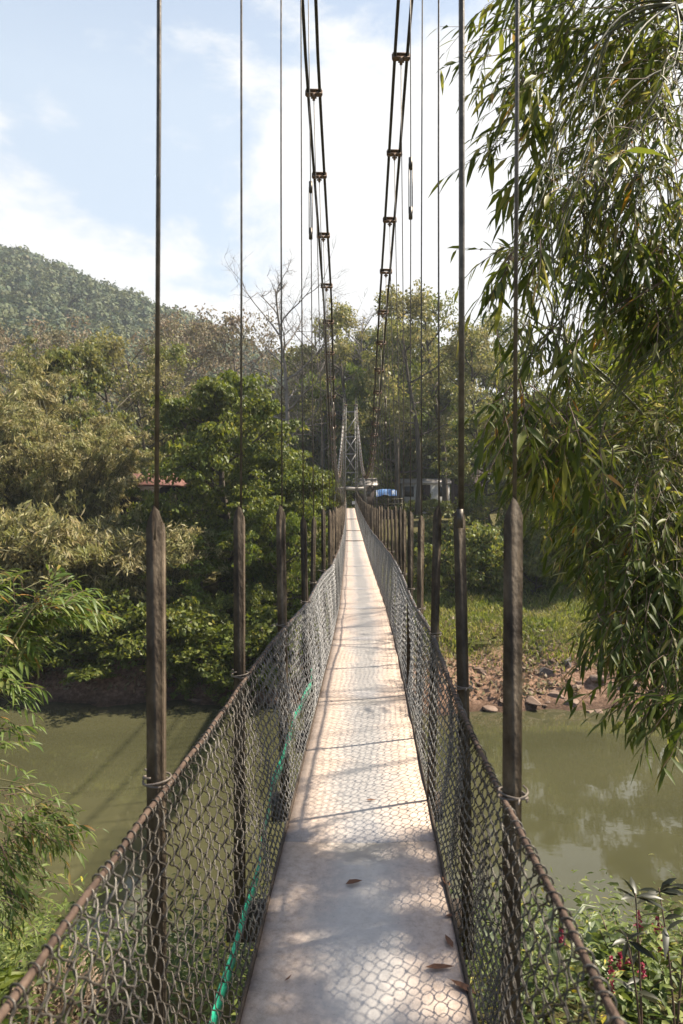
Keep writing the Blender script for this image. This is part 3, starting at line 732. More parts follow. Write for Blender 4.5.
for px, ty, d, k, lb in ((335, 316, 88, 'mid', 'rounded green tree far behind the tower, left of its masts'), (378, 300, 90, 'mid', 'rounded green tree far behind the tower, under the right cables'), (424, 296, 86, 'mid', 'rounded green tree far behind the thick dark trunk'),
                         (466, 312, 84, 'mid', 'rounded green tree far behind the second right hanger'), (508, 322, 82, 'mid', 'rounded green tree far behind the nearest right hanger'), (296, 322, 92, 'mid', 'rounded green tree behind the tall grey leafless tree'), (400, 335, 80, 'lime', 'bright yellow-green tree above the white house'), (350, 345, 82, 'lime', 'bright yellow-green tree straight behind the tower top')):
    tree_at(k, 'green_tree', px, ty, d, lb, 'tree', GW, wide=2.0 if k == 'lime' else 1.45)
GR = 'leafy trees behind the near bamboo'
for px, ty, d, k, lb in ((495, 385, 52, 'mid', 'leafy tree behind the dark red-brown hut'), (535, 365, 52, 'mid', 'leafy tree on the right far bank behind the near bamboo, left of its mass'),
                         (600, 445, 50, 'dark', 'dark tree on the right far bank behind the middle of the near bamboo'), (665, 330, 46, 'mid', 'leafy tree on the right far bank at the right picture edge'),
                         (720, 330, 48, 'dark', 'dark tree on the right far bank just beyond the picture edge'), (570, 475, 43, 'dark', 'lower dark tree on the right far bank over the grass')):
    tree_at(k, 'leafy_tree', px, ty, d, lb, 'tree', GR, wide=None)
GH = 'shrubs on the right far bank'
for px, ty, d, k, sc, lb in ((455, 512, 41, 'shrub', None, 'round olive shrub between the second and third right posts'), (478, 520, 43, 'shrub_dark', None, 'dark shrub behind the second right post'),
                         (500, 505, 47, 'shrub_dark', None, 'dark shrub left of the nearest right post'), (535, 530, 42, 'shrub', None, 'olive shrub just right of the nearest right post'),
                         (565, 535, 44, 'shrub_dark', None, 'dark shrub in shade behind the hanging bamboo'), (605, 530, 42, 'shrub', None, 'olive shrub in shade behind the bamboo, above the rocks'),
                         (650, 540, 40, 'shrub_dark', None, 'dark shrub above the rocks near the right edge'), (428, 515, 50, 'shrub', None, 'olive shrub between the third and fourth right posts'),
                         (470, 640, 33.2, 'shrub', .62, 'small round shrub low on the bank beside the second right post')):
    tree_at(k, 'shrub', px, ty, d, lb, 'shrub', GH, wide=sc)
GU = 'undergrowth shrubs behind the far bridge end'
for px, ty, d, k, lb in ((185, 478, 55, 'shrub_dark', 'dark shrub right of the red-roofed house'), (235, 470, 56, 'shrub_dark', 'dark shrub under the dense dark tree'), (300, 470, 60, 'shrub_dark', 'dark shrub left of the tower foot'),
                     (318, 455, 70, 'shrub_dark', 'dark shrub close behind the left tower leg'), (346, 450, 90, 'shrub_dark', 'dark shrub seen through the tower'), (378, 450, 92, 'shrub_dark', 'dark shrub behind the blue tarpaulin'),
                     (412, 450, 94, 'shrub_dark', 'dark shrub behind the white house'), (455, 445, 90, 'shrub', 'tall olive shrub between white house and red-brown hut'), (500, 450, 78, 'shrub_dark', 'dark shrub right of the red-brown hut'), (408, 496, 68, 'shrub_dark', 'dark shrub in front of the left half of the white house'), (440, 495, 69, 'shrub_dark', 'dark shrub in front of the right half of the white house')):
    tree_at(k, 'shrub', px, ty, d, lb, 'shrub', GU, wide=.9 if 'half of' in lb else 1.9)

# hillside wood: one mass far off
rg = np.random.default_rng(77)
Cs = []; As = []; Ls = []
n_t = 0
cand = 0
while n_t < 3400 and cand < 30000:
    cand += 1
    d = rg.uniform(98, 350); X = rg.uniform(-.62, .62 if d < 200 else .12)*d; g0 = float(ground(X, d))
    if X > .15*d and d > 240: continue
    r_ = rg.uniform(2.0, 5.5); h_ = rg.uniform(4, 11); nn = 180 if d < 200 else 150
    u = unit(rg.normal(size=(nn, 3))); u[:, 2] = np.abs(u[:, 2])*1.1-.25
    bump_ = 1+.25*np.sin(u[:, :1]*7+rg.uniform(0, 6))
    pos = np.array([X, d, g0+h_*.55])+u*np.array([r_, r_, h_*.55])*bump_*rg.uniform(.75, 1.05, (nn, 1))
    nrm = unit(u/np.array([1, 1, h_*.55/r_])+rg.normal(size=(nn, 3))*.28); a_ = unit(np.cross(nrm, rg.normal(size=(nn, 3)))); b_ = np.cross(nrm, a_); sz_ = r_*rg.uniform(.09, .2, (nn, 1))
    Cs.append(np.stack([pos-a_*sz_, pos+b_*sz_, pos+a_*sz_, pos-b_*sz_], 1).reshape(-1, 3))
    n_t += 1
V = np.concatenate(Cs); q = np.arange(len(V)).reshape(-1, 4)
tag(obj('hillside_wood', np_mesh('hillside_wood', V, [q], LM['far'])), 'hazy green wood covering the distant hillside', 'wood', kind='stuff')

# grass on the right far bank
rg = np.random.default_rng(41); n = 64000
X = rg.uniform(-1, 20, n); Yg = rg.uniform(30.5, 50, n); gz_ = ground(X, Yg)
keep = (gz_ > -5.75+.7*vnoise(X, Yg, .5, 12)) & (vnoise(X, Yg, .45, 14)+.35*rg.normal(size=n) > -.45); X, Yg, gz_ = X[keep], Yg[keep], gz_[keep]; n = len(X)
Lg = rg.uniform(.2, .6, n)*(1+.5*vnoise(X, Yg, .9, 31)); A_ = rg.normal(size=(n, 3))*.35+[0, 0, 1]
V, q, t_ = lance_leaves(np.stack([X, Yg, gz_-.03], -1), A_, Lg, Lg*.11, rg, .35)
tag(obj('bank_grass', np_mesh('bank_grass', V, [q, t_], LM['grass'])), 'tufty yellow-green grass on the right far bank', 'grass', kind='stuff')
# leaf litter and scrub on left bank
rg = np.random.default_rng(43); n = 12500
X = rg.uniform(-19, 10, n); Yg = 29.2-.06*X+rg.uniform(.4, 1, n)*rg.uniform(0, 7, n); gz_ = ground(X, Yg)
kp = (vnoise(X, Yg, .8, 21)+.4*rg.normal(size=n) > .05) & (gz_ > WATER+.3); X, Yg, gz_ = X[kp], Yg[kp], gz_[kp]; n = len(X)
V, q = quad_leaves(np.stack([X, Yg, gz_+rg.uniform(.02, .3, n)], -1), rg.normal(size=(n, 3))+[0, -.3, -.2], rg.uniform(.12, .34, n), rg.uniform(.06, .16, n), rg, .2)
tag(obj('leaf_litter', np_mesh('leaf_litter', V, [q], LM['dry'])), 'brown dead leaves and driftwood scraps strewn over the bare far bank', 'leaf litter', kind='stuff')

# rocks on the right bank
M['rock'] = rough_mat('bank_rock', [(.3, (.10, .065, .046)), (.5, (.19, .128, .092)), (.75, (.27, .195, .148))], 2.2, .9, 0, .5)
M['rock_grey'] = rough_mat('grey_rock', [(.3, (.07, .06, .055)), (.7, (.15, .13, .12))], 2.2, .85, 0, .5)
import bmesh
def rock(name, loc, size, seed, mat, rz, label, group=None):
    bm = bmesh.new(); bmesh.ops.create_icosphere(bm, subdivisions=3, radius=1)
    r_ = np.random.default_rng(seed); pl = [(unit(r_.normal(size=3)), r_.uniform(.38, .72)) for _ in range(9)]
    for v in bm.verts:
        c = np.array(v.co)
        for nrm, dd in pl:
            k = float(c @ nrm)
            if k > dd: c = c-nrm*(k-dd)
        v.co = c*np.array(size)
    me = bpy.data.meshes.new(name); bm.to_mesh(me); bm.free(); me.materials.append(mat)
    o = obj(name, me); o.location = loc; o.rotation_euler = (r_.normal()*.12, r_.normal()*.12, rz); tag(o, label, 'rock', group)
    return o
rk = [(543, 684, 31, (.75, .5, .35), 'rock_grey', 'dark grey slab leaning just right of the nearest right post'), (566, 676, 31.5, (.7, .45, .4), 'rock_grey', 'dark grey rock in the middle of the right bank rubble'),
      (530, 711, 29, (.9, .6, .28), 'rock', 'broad tan slab at the water edge beside the nearest right post'), (572, 712, 29, (.55, .42, .3), 'rock', 'blocky tan rock at the water edge in front of the rubble'),
      (492, 716, 28.6, (.55, .4, .22), 'rock', 'tan rock at the water edge left of the nearest right post'), (556, 702, 29.6, (.6, .45, .25), 'rock', 'flat tan slab above the blocky water-edge rock'),
      (600, 717, 28.6, (.6, .42, .16), 'rock', 'low wet rock at the water edge under the bamboo tips'), (598, 690, 30.4, (.7, .5, .35), 'rock', 'tan boulder below the hanging bamboo, right of the rubble'),
      (628, 700, 29.8, (.8, .5, .3), 'rock', 'tan slab half hidden by the hanging bamboo leaves')]
for i, (px, py, d, sz, mt, lb) in enumerate(rk):
    X = (px-VX)*d/F; rock('rock', (X, d, float(ground(X, d))+sz[2]*.05), tuple(.8*q_ for q_ in sz), 100+i, M[mt], _rz.uniform(0, 3), lb, 'rocks on the right bank')
for i in range(70):
    px = _rz.uniform(478, 672); d = _rz.uniform(28.4, 32.2); X = (px-VX)*d/F; s_ = _rz.uniform(.07, .3)
    rock('stone', (X, d, max(float(ground(X, d)), WATER-.05)+s_*.05), (s_*1.3, s_, s_*.6), 200+i, M['rock'], _rz.uniform(0, 3), 'small tan stone among the rubble on the right bank', 'small stones on the right bank')
GL = 'stones on the left far bank'
for i, (px, py, d, lb) in enumerate(((28, 690, 31.2, 'pale stone on the left far bank at the picture edge'), (75, 688, 31, 'low brown stone at the left far waterline'), (205, 703, 29.8, 'brown stone at the waterline right of the nearest left post'))):
    X = (px-VX)*d/F; rock('rock', (X, d, WATER+.03), (.9, .45, .16), 300+i, M['rock'], .2, lb, GL)

# ------------------------------------------------------------------ near bamboo on the right
rg = np.random.default_rng(91)
def shades_deck(P):
    """does the sun past P strike the bridge between 3.4 m and the river's far side?"""
    hit = np.zeros(len(P), bool)
    for zz in (0.0, .5, .9):
        t = (P[:, 2]-zz)/sund[2]; x = P[:, 0]-sund[0]*t; yv = P[:, 1]-sund[1]*t
        hit |= (t > 0) & (np.abs(x-.1) < .62) & (yv > 3.45) & (yv < 40)
    t = (P[:, 2]+1.9)/sund[2]; x = P[:, 0]-sund[0]*t; yv = P[:, 1]-sund[1]*t
    hit |= (x > .8) & (x < 3.0) & (yv > 3.6) & (yv < 6.4)
    return hit
class Sprays:
    def __init__(s): s.V = []; s.Q = []; s.T = []; s.n = 0; s.tw = MB()
    def add(s, V, Q, T): s.V.append(V); s.Q.append(Q+s.n); s.T.append(T+s.n); s.n += len(V)
    def spray(s, p, d, L, nlf, leaf, rg, twig=True, hang=.6, drp=.3):
        br = wander(p, d, L, 5, rg, .12, -.10)
        if twig: s.tw.tube(br, np.linspace(.0035, .0015, 6), 3, cap=False)
        t = np.linspace(.15, 1, nlf)*5; k = np.minimum(t.astype(int), 4); pos = br[k]+(br[k+1]-br[k])*(t-k)[:, None]
        ax = unit(br[k+1]-br[k]); sd = unit(np.cross(ax, [0, 0, 1.0]))*np.where(np.arange(nlf) % 2, 1, -1)[:, None]
        A = ax*.8+sd*.65+np.array([0, 0, -hang])*rg.uniform(.2, 1.6, (nlf, 1))+rg.normal(size=(nlf, 3))*.34
        Lf = leaf*rg.uniform(.6, 1.25, nlf)
        s.add(*lance_leaves(pos, A, Lf, Lf*rg.uniform(.14, .21, nlf), rg, drp))
    def mesh(s, name, mat): return np_mesh(name, np.concatenate(s.V), [np.concatenate(s.Q), np.concatenate(s.T)], mat)

bx, by = 5.2, 6.6
BR = empty('giant_bamboo', (bx, by, float(ground(bx, by))))
tag(BR, 'big dark bamboo with long hanging leaves growing close on the right', 'bamboo')
base = np.array([bx, by, float(ground(bx, by))])
cul = MB(); culms = []
for i, (ox, oy, tx, ty, h) in enumerate([(-.5, -.4, -2.6, -1.8, 9.5), (-.3, .3, -2.0, .2, 11), (.2, -.5, -.8, -3.2, 10), (.4, .2, .4, .6, 12), (-.6, .1, -2.8, -.6, 7.5), (0, .6, -1.2, 2.0, 10.5),
                                         (.5, -.2, 1.8, -1.5, 10), (-.2, -.7, -1.8, -3.6, 8.5), (.7, .6, 2.0, 1.5, 11), (-.7, .5, -2.2, 1.6, 8), (.1, 0, -.6, -.4, 12)]):
    t = np.linspace(0, 1, 22)
    P = np.stack([ox+tx*t**2.2, oy+ty*t**2.2, -.2+h*(t-.16*t**3)], -1)
    cul.tube(P, np.linspace(.045, .008, 22), 7); culms.append(P)
    for k in range(2, 20): cul.tube([P[k]-[0, 0, .012], P[k]+[0, 0, .012]], np.interp(k, [0, 21], [.05, .012]), 7)
CP = np.concatenate(culms)+base
sp = Sprays(); brs = MB()
# foliage masses: (pixel x, pixel y, distance, radius x, y, z in metres, sprays, leaf length)
masses = [(515, 25, 4.6, .25, .5, .4, 20, .18), (580, 15, 4.8, .4, .6, .4, 40, .20), (640, 20, 5.0, .7, .8, .6, 90, .20), (522, 85, 4.4, .15, .4, .35, 12, .21),
          (555, 140, 4.6, .22, .5, .3, 18, .21), (600, 90, 5.4, .5, .7, .5, 50, .16), (660, 120, 5.2, .6, .8, .6, 80, .16), (600, 175, 5.0, .45, .6, .45, 50, .17), (660, 200, 5.6, .7, .9, .7, 90, .16),
          (528, 255, 4.5, .16, .4, .18, 9, .21), (575, 235, 4.5, .3, .5, .3, 34, .21), (610, 250, 4.4, .5, .5, .4, 70, .20), (660, 270, 11, 1.6, 1.2, 1.4, 130, .2), (600, 300, 11.5, 1.2, 1.2, .9, 90, .2), (690, 360, 9.5, 1.4, 1.2, 1.6, 240, .22),
          (515, 315, 4.6, .18, .4, .14, 10, .20), (552, 325, 4.5, .26, .5, .2, 26, .20), (590, 330, 10.5, 1.2, 1.0, 1.0, 160, .22), (640, 400, 9.5, 1.3, 1.0, 1.3, 260, .22), (490, 395, 5.0, .22, .4, .16, 22, .18), (540, 395, 4.2, .26, .5, .2, 30, .20),
          (590, 410, 8.6, .8, .8, .7, 110, .2), (650, 450, 6.2, .7, .8, .7, 170, .2), (560, 450, 8.4, .5, .6, .5, 54, .2), (600, 500, 6.6, .6, .7, .55, 120, .2), (660, 530, 5.4, .6, .8, .6, 160, .2),
          (598, 535, 6.2, .25, .5, .3, 30, .18), (635, 570, 5.4, .38, .6, .36, 70, .18), (672, 600, 5.0, .4, .7, .36, 84, .18), (628, 620, 4.8, .2, .4, .18, 22, .18), (668, 640, 4.6, .26, .5, .18, 34, .18), (680, 685, 4.2, .16, .35, .08, 12, .18),
          (655, 690, 4.2, .14, .3, .06, 9, .18), (590, 470, 9, .9, .8, .9, 150, .22), (660, 540, 7.6, .8, .8, .8, 150, .18), (720, 300, 6.5, .7, .9, 1.2, 150, .2), (735, 540, 6.0, .7, .9, .9, 130, .2), (720, 60, 5.6, .8, .9, 1.2, 140, .2), (515, 392, 3.4, .14, .22, .12, 14, .16), (548, 412, 3.5, .18, .25, .12, 26, .16), (520, 250, 3.6, .14, .2, .14, 8, .16), (575, 440, 3.5, .2, .25, .14, 26, .15), (640, 170, 3.9, .4, .35, .3, 48, .15), (670, 240, 3.8, .3, .35, .28, 50, .15), (595, 200, 3.9, .26, .35, .22, 26, .16), (665, 110, 4.0, .35, .35, .3, 36, .15), (620, 260, 3.8, .25, .3, .2, 26, .16), (675, 310, 3.7, .25, .3, .22, 40, .16), (568, 345, 11, .8, .8, .7, 80, .2), (560, 330, 3.6, .16, .25, .14, 16, .17), (620, 330, 12.5, 1.6, 1.0, 1.1, 220, .24), (680, 330, 11.5, 1.6, 1.0, 1.4, 240, .24), (600, 390, 10, 1.1, 1.0, .9, 180, .22), (665, 400, 7.6, .9, .9, .8, 170, .2)]
pts3 = [(at(a, b, d), (rx, ry, rz_), n_, lf) for a, b, d, rx, ry, rz_, n_, lf in masses]
# boughs of the same bamboo out over the bank beside and above the camera: they dapple the near deck
for xd, yd in ((-.34, 1.75), (.36, 1.95), (-.05, 2.1), (.42, 2.45), (-.36, 2.5), (.08, 2.62), (.40, 2.95), (-.15, 3.05), (-.42, 3.15), (.2, 3.35), (.1, 1.7), (-.4, 2.15)):
    z = rg.uniform(3.3, 4.4)
    pts3.append((np.array([xd+.775*z, yd+.237*z, z]), (.13, .11, .16), 17, .26))
for x, y_, z in ((4.6, 2.6, 5.6), (5.2, 1.8, 6.0), (4.8, 3.6, 5.9)): pts3.append((np.array([x, y_, z]), (.5, .5, .5), 8, .2))
for c, rr_, n_, lf in pts3:
    if c[0]/c[1] < .6 and c[1] > 3.3: n_ = int(n_*1.25)
    k = int(np.argmin(np.linalg.norm((CP-c-[0, 0, -.5])*[1, 1, .8], axis=1))); a = CP[k]
    tt = np.linspace(0, 1, 16)[:, None]; bow = np.array([rg.normal()*.2, rg.normal()*.2, .35])*np.sin(math.pi*tt)
    bp = a+(c-a)*tt+bow+rg.normal(size=3)*.05*np.sin(2*math.pi*tt)
    brs.tube(bp-base, np.linspace(.0085, .003, 16), 5)
    pos = c+unit(rg.normal(size=(n_, 3)))*(rg.uniform(0, 1, (n_, 1))**.5)*np.array(rr_)
    bad = shades_deck(pos); keepm = ~bad | (rg.random(n_) < .04)
    for p in pos[keepm]:
        out = unit(p-a)+rg.normal(size=3)*.55; out[2] -= .25
        big = rg.random() < .12
        sp.spray(p-base, out, rg.uniform(.10, .2) if rr_[0] == .13 else rg.uniform(.22, .55), rg.integers(7, 12), lf*(rg.uniform(.9, 1.15) if big else rg.uniform(.48, .85)), rg, hang=.45, drp=.22)
        if rg.random() < .25:
            q = bp[rg.integers(8, 16)]; brs.tube(np.stack([q, (p+q)/2+[0, 0, .06], p])-base, [.004, .003, .002], 3, cap=False)
cul.V += brs.V; cul.Q += [x+cul.n for x in brs.Q]; cul.T += [x+cul.n for x in brs.T]
obj('culms', cul.mesh('culms', M['culm'], True), BR)
obj('twigs', sp.tw.mesh('twigs', M['twig'], True), BR); obj('foliage', sp.mesh('foliage', LM['bamboo']), BR)

# young bamboo on the left near bank
def small_bamboo(name, x, y_, label, masses, leaf, mat, seed, hang=.35):
    rg = np.random.default_rng(seed); b = np.array([x, y_, float(ground(x, y_))])
    E = empty(name, b); tag(E, label, 'bamboo'); sp = Sprays(); st = MB()
    for (a, c_, d, rx, ry, rz_, n_) in masses:
        c = at(a, c_, d); tt = np.linspace(0, 1, 9)[:, None]; s0 = b+rg.normal(size=3)*[.3, .3, 0]
        P = s0+(c-s0)*tt+np.array([0, 0, .9])*np.sin(math.pi*tt*.9); st.tube(P-b, np.linspace(.014, .004, 9), 5)
        tip = unit(P[-1]-P[-3])
        for _ in range(n_):
            p = c+unit(rg.normal(size=3))*rg.uniform(0, 1)**.5*np.array([rx, ry, rz_])
            o_ = unit(p-P[4])+rg.normal(size=3)*.35
            sp.spray(p-b, o_, rg.uniform(.2, .4), rg.integers(8, 14), leaf*rg.uniform(.8, 1.2), rg, hang=hang, drp=.3)
    obj('culms', st.mesh('culms', M['culm'], True), E); obj('twigs', sp.tw.mesh('twigs', M['twig'], True), E); obj('foliage', sp.mesh('foliage', mat), E)
small_bamboo('young_bamboo', -4.0, 5.4, 'bright green bamboo arching in from the left edge above the water',
             [(42, 612, 6.0, .26, .4, .12, 52), (8, 640, 6.0, .28, .4, .2, 56), (70, 608, 6.0, .09, .3, .05, 8), (-10, 690, 5.6, .12, .3, .25, 22), (-40, 600, 5.8, .3, .4, .3, 40), (-18, 745, 5.4, .08, .3, .2, 12)], .14, LM['bamboo_lit'], 61)
small_bamboo('young_bamboo', -3.6, 4.4, 'yellowish fern-like bamboo at the lower left over the near bank',
             [(24, 822, 5.0, .18, .3, .12, 36), (0, 850, 5.0, .2, .3, .2, 40), (44, 838, 5.0, .08, .2, .08, 10), (-5, 800, 5.0, .12, .3, .08, 12), (5, 890, 5.0, .18, .3, .14, 24)], .09, LM['bamboo_lit'], 62)

# near bank: weeds as one mass, and the plants one can pick out
rg = np.random.default_rng(15)
Vs = MB(); n = 9800
for i in range(n):
    x = rg.uniform(-6.5, 6.5); y_ = rg.uniform(.6, 10.6)
    if abs(x) < .3 and y_ < 2: continue
    g0 = float(ground(x, y_)); hgt = rg.uniform(.15, .85)*(1.15 if y_ > 4 else 1.0)
    if abs(x) < .75: hgt *= .8
    hgt = min(hgt, -.35-g0) if abs(x) < .9 else hgt
    nl = rg.integers(5, 10); t = np.linspace(.25, 1, nl)[:, None]
    top = np.array([rg.normal()*.18, rg.normal()*.18, hgt]); pos = np.array([x, y_, g0])+top*t
    A = np.stack([np.cos(np.arange(nl)*2.4+i), np.sin(np.arange(nl)*2.4+i), rg.uniform(-.2, .6, nl)], -1); Lf = rg.uniform(.045, .115)*rg.uniform(.7, 1.2, nl)
    Vl, Ql, Tl = lance_leaves(pos, A, Lf, Lf*rg.uniform(.18, .4), rg, .3); Vs.add(Vl, Ql, Tl)
tag(Vs.build('bank_weeds', LM['weed']), 'sunlit leafy weeds covering the near bank under the bridge', 'weeds', kind='stuff')

M['flower'] = leaf_mat('pink_flowers', [(0, (.22, .025, .05)), (.5, (.34, .05, .08)), (1, (.42, .12, .14))], .3, .5)
def flower_shrub(x, y_, ztop, label, nst, seed, spread, nfl):
    rg = np.random.default_rng(seed); g0 = float(ground(x, y_)); b = np.array([x, y_, g0]); E = empty('flowering_plant', b); tag(E, label, 'flowering plant')
    st = MB(); lv = MB(); H = ztop-g0
    tips = []
    for i in range(nst):
        tp = np.array([rg.normal()*spread, rg.normal()*spread*.8, H*rg.uniform(.6, 1.0)]); P = np.stack([tp*t*[t, t, 1] for t in np.linspace(0, 1, 6)]); st.tube(P, np.linspace(.008, .003, 6), 4)
        nl = 22; t = rg.uniform(.25, .97, nl)[:, None]; pos = tp*np.concatenate([t*t, t*t, t], 1)
        A = rg.normal(size=(nl, 3))*[1, 1, .4]+[0, 0, .15]; Lf = rg.uniform(.07, .15, nl); lv.add(*lance_leaves(pos, A, Lf, Lf*.42, rg, .3)); tips.append(tp)
    obj('stems', st.mesh('stems', M['twig'], True), E); obj('foliage', lv.mesh('foliage', LM['weed']), E)
    for i in range(nfl):
        tp = tips[i]; fm = MB(); n = 46; t = rg.uniform(0, 1, n); hh = rg.uniform(.10, .17)
        pos = tp+np.stack([rg.normal(size=n)*.014*(1.2-t), rg.normal(size=n)*.014*(1.2-t), -.02+t*hh], -1)
        A = rg.normal(size=(n, 3))*[1, 1, .5]+[0, 0, .3]; V, q = quad_leaves(pos, A, np.full(n, .03), np.full(n, .018), rg); fm.add(V, q); obj('flower_spike', fm.mesh('flower_spike', M['flower']), E)
flower_shrub(2.05, 5.0, -1.55, 'plant with pink flower spikes on the near bank right of the mesh', 26, 5, .34, 9)
flower_shrub(2.75, 5.3, -1.6, 'plant with a few pink spikes at the right picture edge', 24, 6, .34, 4)
flower_shrub(1.05, 4.2, -1.95, 'low plant with pink spikes seen through the right mesh', 18, 7, .25, 3)
# dark-leaved plant at right
def leafy(name, x, y_, ztop, label, cat, mat, seed, nst, leaf, wid, spread, stem=M['twig']):
    rg = np.random.default_rng(seed); g0 = float(ground(x, y_)); b = np.array([x, y_, g0]); E = empty(name, b); tag(E, label, cat); st = MB(); lv = MB(); H = ztop-g0
    for i in range(nst):
        tp = np.array([rg.normal()*spread, rg.normal()*spread, H*rg.uniform(.75, 1)]); P = np.stack([tp*t*[t, t, 1] for t in np.linspace(0, 1, 6)]); st.tube(P, np.linspace(.01, .004, 6), 5)
        nl = 12; t = np.concatenate([rg.uniform(.45, .9, 5), np.full(7, .98)])[:, None]; pos = tp*np.concatenate([t*t, t*t, t], 1)
        A = rg.normal(size=(nl, 3))*[1, 1, .35]+[0, 0, .45]; Lf = leaf*rg.uniform(.7, 1.2, nl); lv.add(*lance_leaves(pos, A, Lf, Lf*wid, rg, .25))
    obj('stems', st.mesh('stems', stem, True), E); obj('foliage', lv.mesh('foliage', mat), E)
LM['purple'] = leaf_mat('dark_purplish_leaves', [(0, (.018, .022, .014)), (1, (.05, .05, .03))], .2, .4)
leafy('tall_weed', 1.80, 4.2, -.78, 'dark-leaved weed sticking up among the pink flowers', 'weed', LM['purple'], 8, 2, .17, .24, .08)
leafy('tall_weed', 2.1, 4.4, -.75, 'dark broad-leaved weed at the right picture edge above the flowers', 'weed', LM['purple'], 9, 2, .17, .26, .12)
leafy('leafy_plant', -2.45, 4.7, -1.55, 'yellow-green broad-leaved plant at the bottom left corner', 'plant', LM['lime'], 10, 4, .28, .28, .15)
def blades(name, x, y_, label, cat, mat, n, L, wdt, seed, up=1.0, drp=.6):
    rg = np.random.default_rng(seed); g0 = float(ground(x, y_)); lv = MB(); A = rg.normal(size=(n, 3))*.5+[0, 0, up]; Lf = L*rg.uniform(.6, 1.1, n)
    lv.add(*lance_leaves(rg.normal(size=(n, 3))*[.12, .12, 0], A, Lf, Lf*wdt, rg, drp)); o = lv.build(name, mat); o.location = (x, y_, g0-.02); tag(o, label, cat)
LM['striped'] = leaf_mat('pale_striped_blades', [(0, (.13, .18, .08)), (.5, (.28, .33, .2)), (1, (.45, .47, .36))], .3, .5)
LM['straw'] = leaf_mat('straw', [(0, (.16, .11, .07)), (.6, (.28, .2, .14)), (1, (.4, .31, .22))], .2, .8)
blades('striped_grass', 1.72, 5.9, 'clump of pale green-white grass blades behind the pink flowers', 'grass clump', LM['striped'], 60, 1.5, .035, 4)
blades('dry_grass', -2.15, 5.0, 'tangle of dead straw-coloured grass below the fern-like bamboo', 'grass clump', LM['straw'], 420, 1.5, .012, 5, .7, .9)

# ------------------------------------------------------------------ buildings beyond
M['red_roof'] = rough_mat('red_roof', [(.3, (.11, .045, .034)), (.7, (.22, .10, .078))], 1.5, .8, 0, .2, stretch=(8, 1, 1))
M['wall_white'] = rough_mat('white_wall', [(.3, (.36, .34, .31)), (.6, (.56, .54, .5)), (.75, (.64, .62, .59))], 1.4, .8, 0, .1)
M['dark_wood'] = rough_mat('dark_red_wood', [(.3, (.022, .012, .009)), (.7, (.05, .028, .022))], 2, .8, 0, .2, stretch=(6, 6, 1))
M['brown_wall'] = rough_mat('brown_wall', [(.3, (.012, .009, .007)), (.7, (.025, .018, .013))], 2, .9, 0, .2)
M['dark_roof'] = rough_mat('dark_roof', [(.3, (.018, .012, .010)), (.7, (.04, .026, .022))], 2, .9, 0, .2)
M['glass'] = rough_mat('dark_glass', [(.3, (.02, .02, .02)), (.7, (.05, .05, .05))], 2, .15, 0, 0)
M['tin'] = rough_mat('pale_tin', [(.3, (.2, .17, .15)), (.7, (.40, .37, .34))], 1.5, .5, .2, .1)
M['blue'] = rough_mat('blue_tarp', [(.35, (.05, .13, .30)), (.52, (.09, .20, .42)), (.58, (.5, .53, .56))], 1.6, .5, 0, .2)
def house(name, px, d, w, dep, hw, label, wall, roof, roof_h, over, zbase=None, cat='house', hip=False, windows=(), door=None, rz=0):
    X = (px-VX)*d/F; z = float(ground(X, d)) if zbase is None else zbase; E = empty(name, (X, d, z), rz); tag(E, label, cat)
    mb = MB(); mb.box((0, 0, hw/2-.6), (w, dep, hw+1.2)); mb.build('wall', wall, E)
    a, b = w/2+over, dep/2+over; rdg = w*.42 if hip else w/2+over; t_ = .12; mb = MB()
    V = [[-a, -b, hw], [a, -b, hw], [a, b, hw], [-a, b, hw], [-rdg, 0, hw+roof_h], [rdg, 0, hw+roof_h]]
    V2 = [[x, y_, zz+t_] for x, y_, zz in V]
    top = [[6, 7, 11, 10], [8, 9, 10, 11]]; sides = [[0, 1, 7, 6], [1, 2, 8, 7], [2, 3, 9, 8], [3, 0, 6, 9], [3, 2, 1, 0]]
    mb.add(V+V2, top+sides, [[7, 8, 11], [9, 6, 10]]); mb.build('roof', roof, E)
    for (wx, wz, ww, wh) in windows:
        f = MB(); f.box((wx, -dep/2-.02, wz), (ww+.14, .08, wh+.14)); fo = f.build('window', M['dark_wood'], E)
        p = MB(); p.box((wx, -dep/2-.064, wz), (ww, .012, wh)); p.build('pane', M['glass'], fo)
    if door:
        f = MB(); f.box((door[0], -dep/2-.02, door[2]/2), (door[1], .07, door[2])); f.build('door', M['dark_wood'], E)
    return E
house('house', 153, 44, 3.3, 3.0, 2.5, 'house with a small red tiled roof half hidden among the trees on the left', M['brown_wall'], M['red_roof'], .75, .4, zbase=.26, hip=True, windows=((-.8, 1.2, .7, .8), (.7, 1.2, .7, .8)))
house('house', 424, 78, 5.2, 4.5, 2.2, 'low white house with a dark doorway behind the right posts', M['wall_white'], M['tin'], .55, .3, zbase=1.75, windows=((-1.9, 1.35, .9, 1.0), (1.9, 1.35, .9, 1.0)), door=(0, .95, 2.1))
house('hut', 469, 60, 2.7, 2.6, 2.9, 'dark red-brown wooden hut on the bank left of the near bamboo', M['dark_wood'], M['dark_roof'], .5, .3, zbase=1.3, cat='hut', windows=((.5, 1.7, .6, .7),), door=(-.6, .8, 2.0))
house('hut', 362, 74, 2.6, 3.2, 1.9, 'small hut with a pale tin roof straight behind the tower', M['dark_wood'], M['tin'], .8, .35, zbase=1.7, cat='hut', windows=((.6, 1.1, .5, .5),), door=(-.5, .8, 1.7))
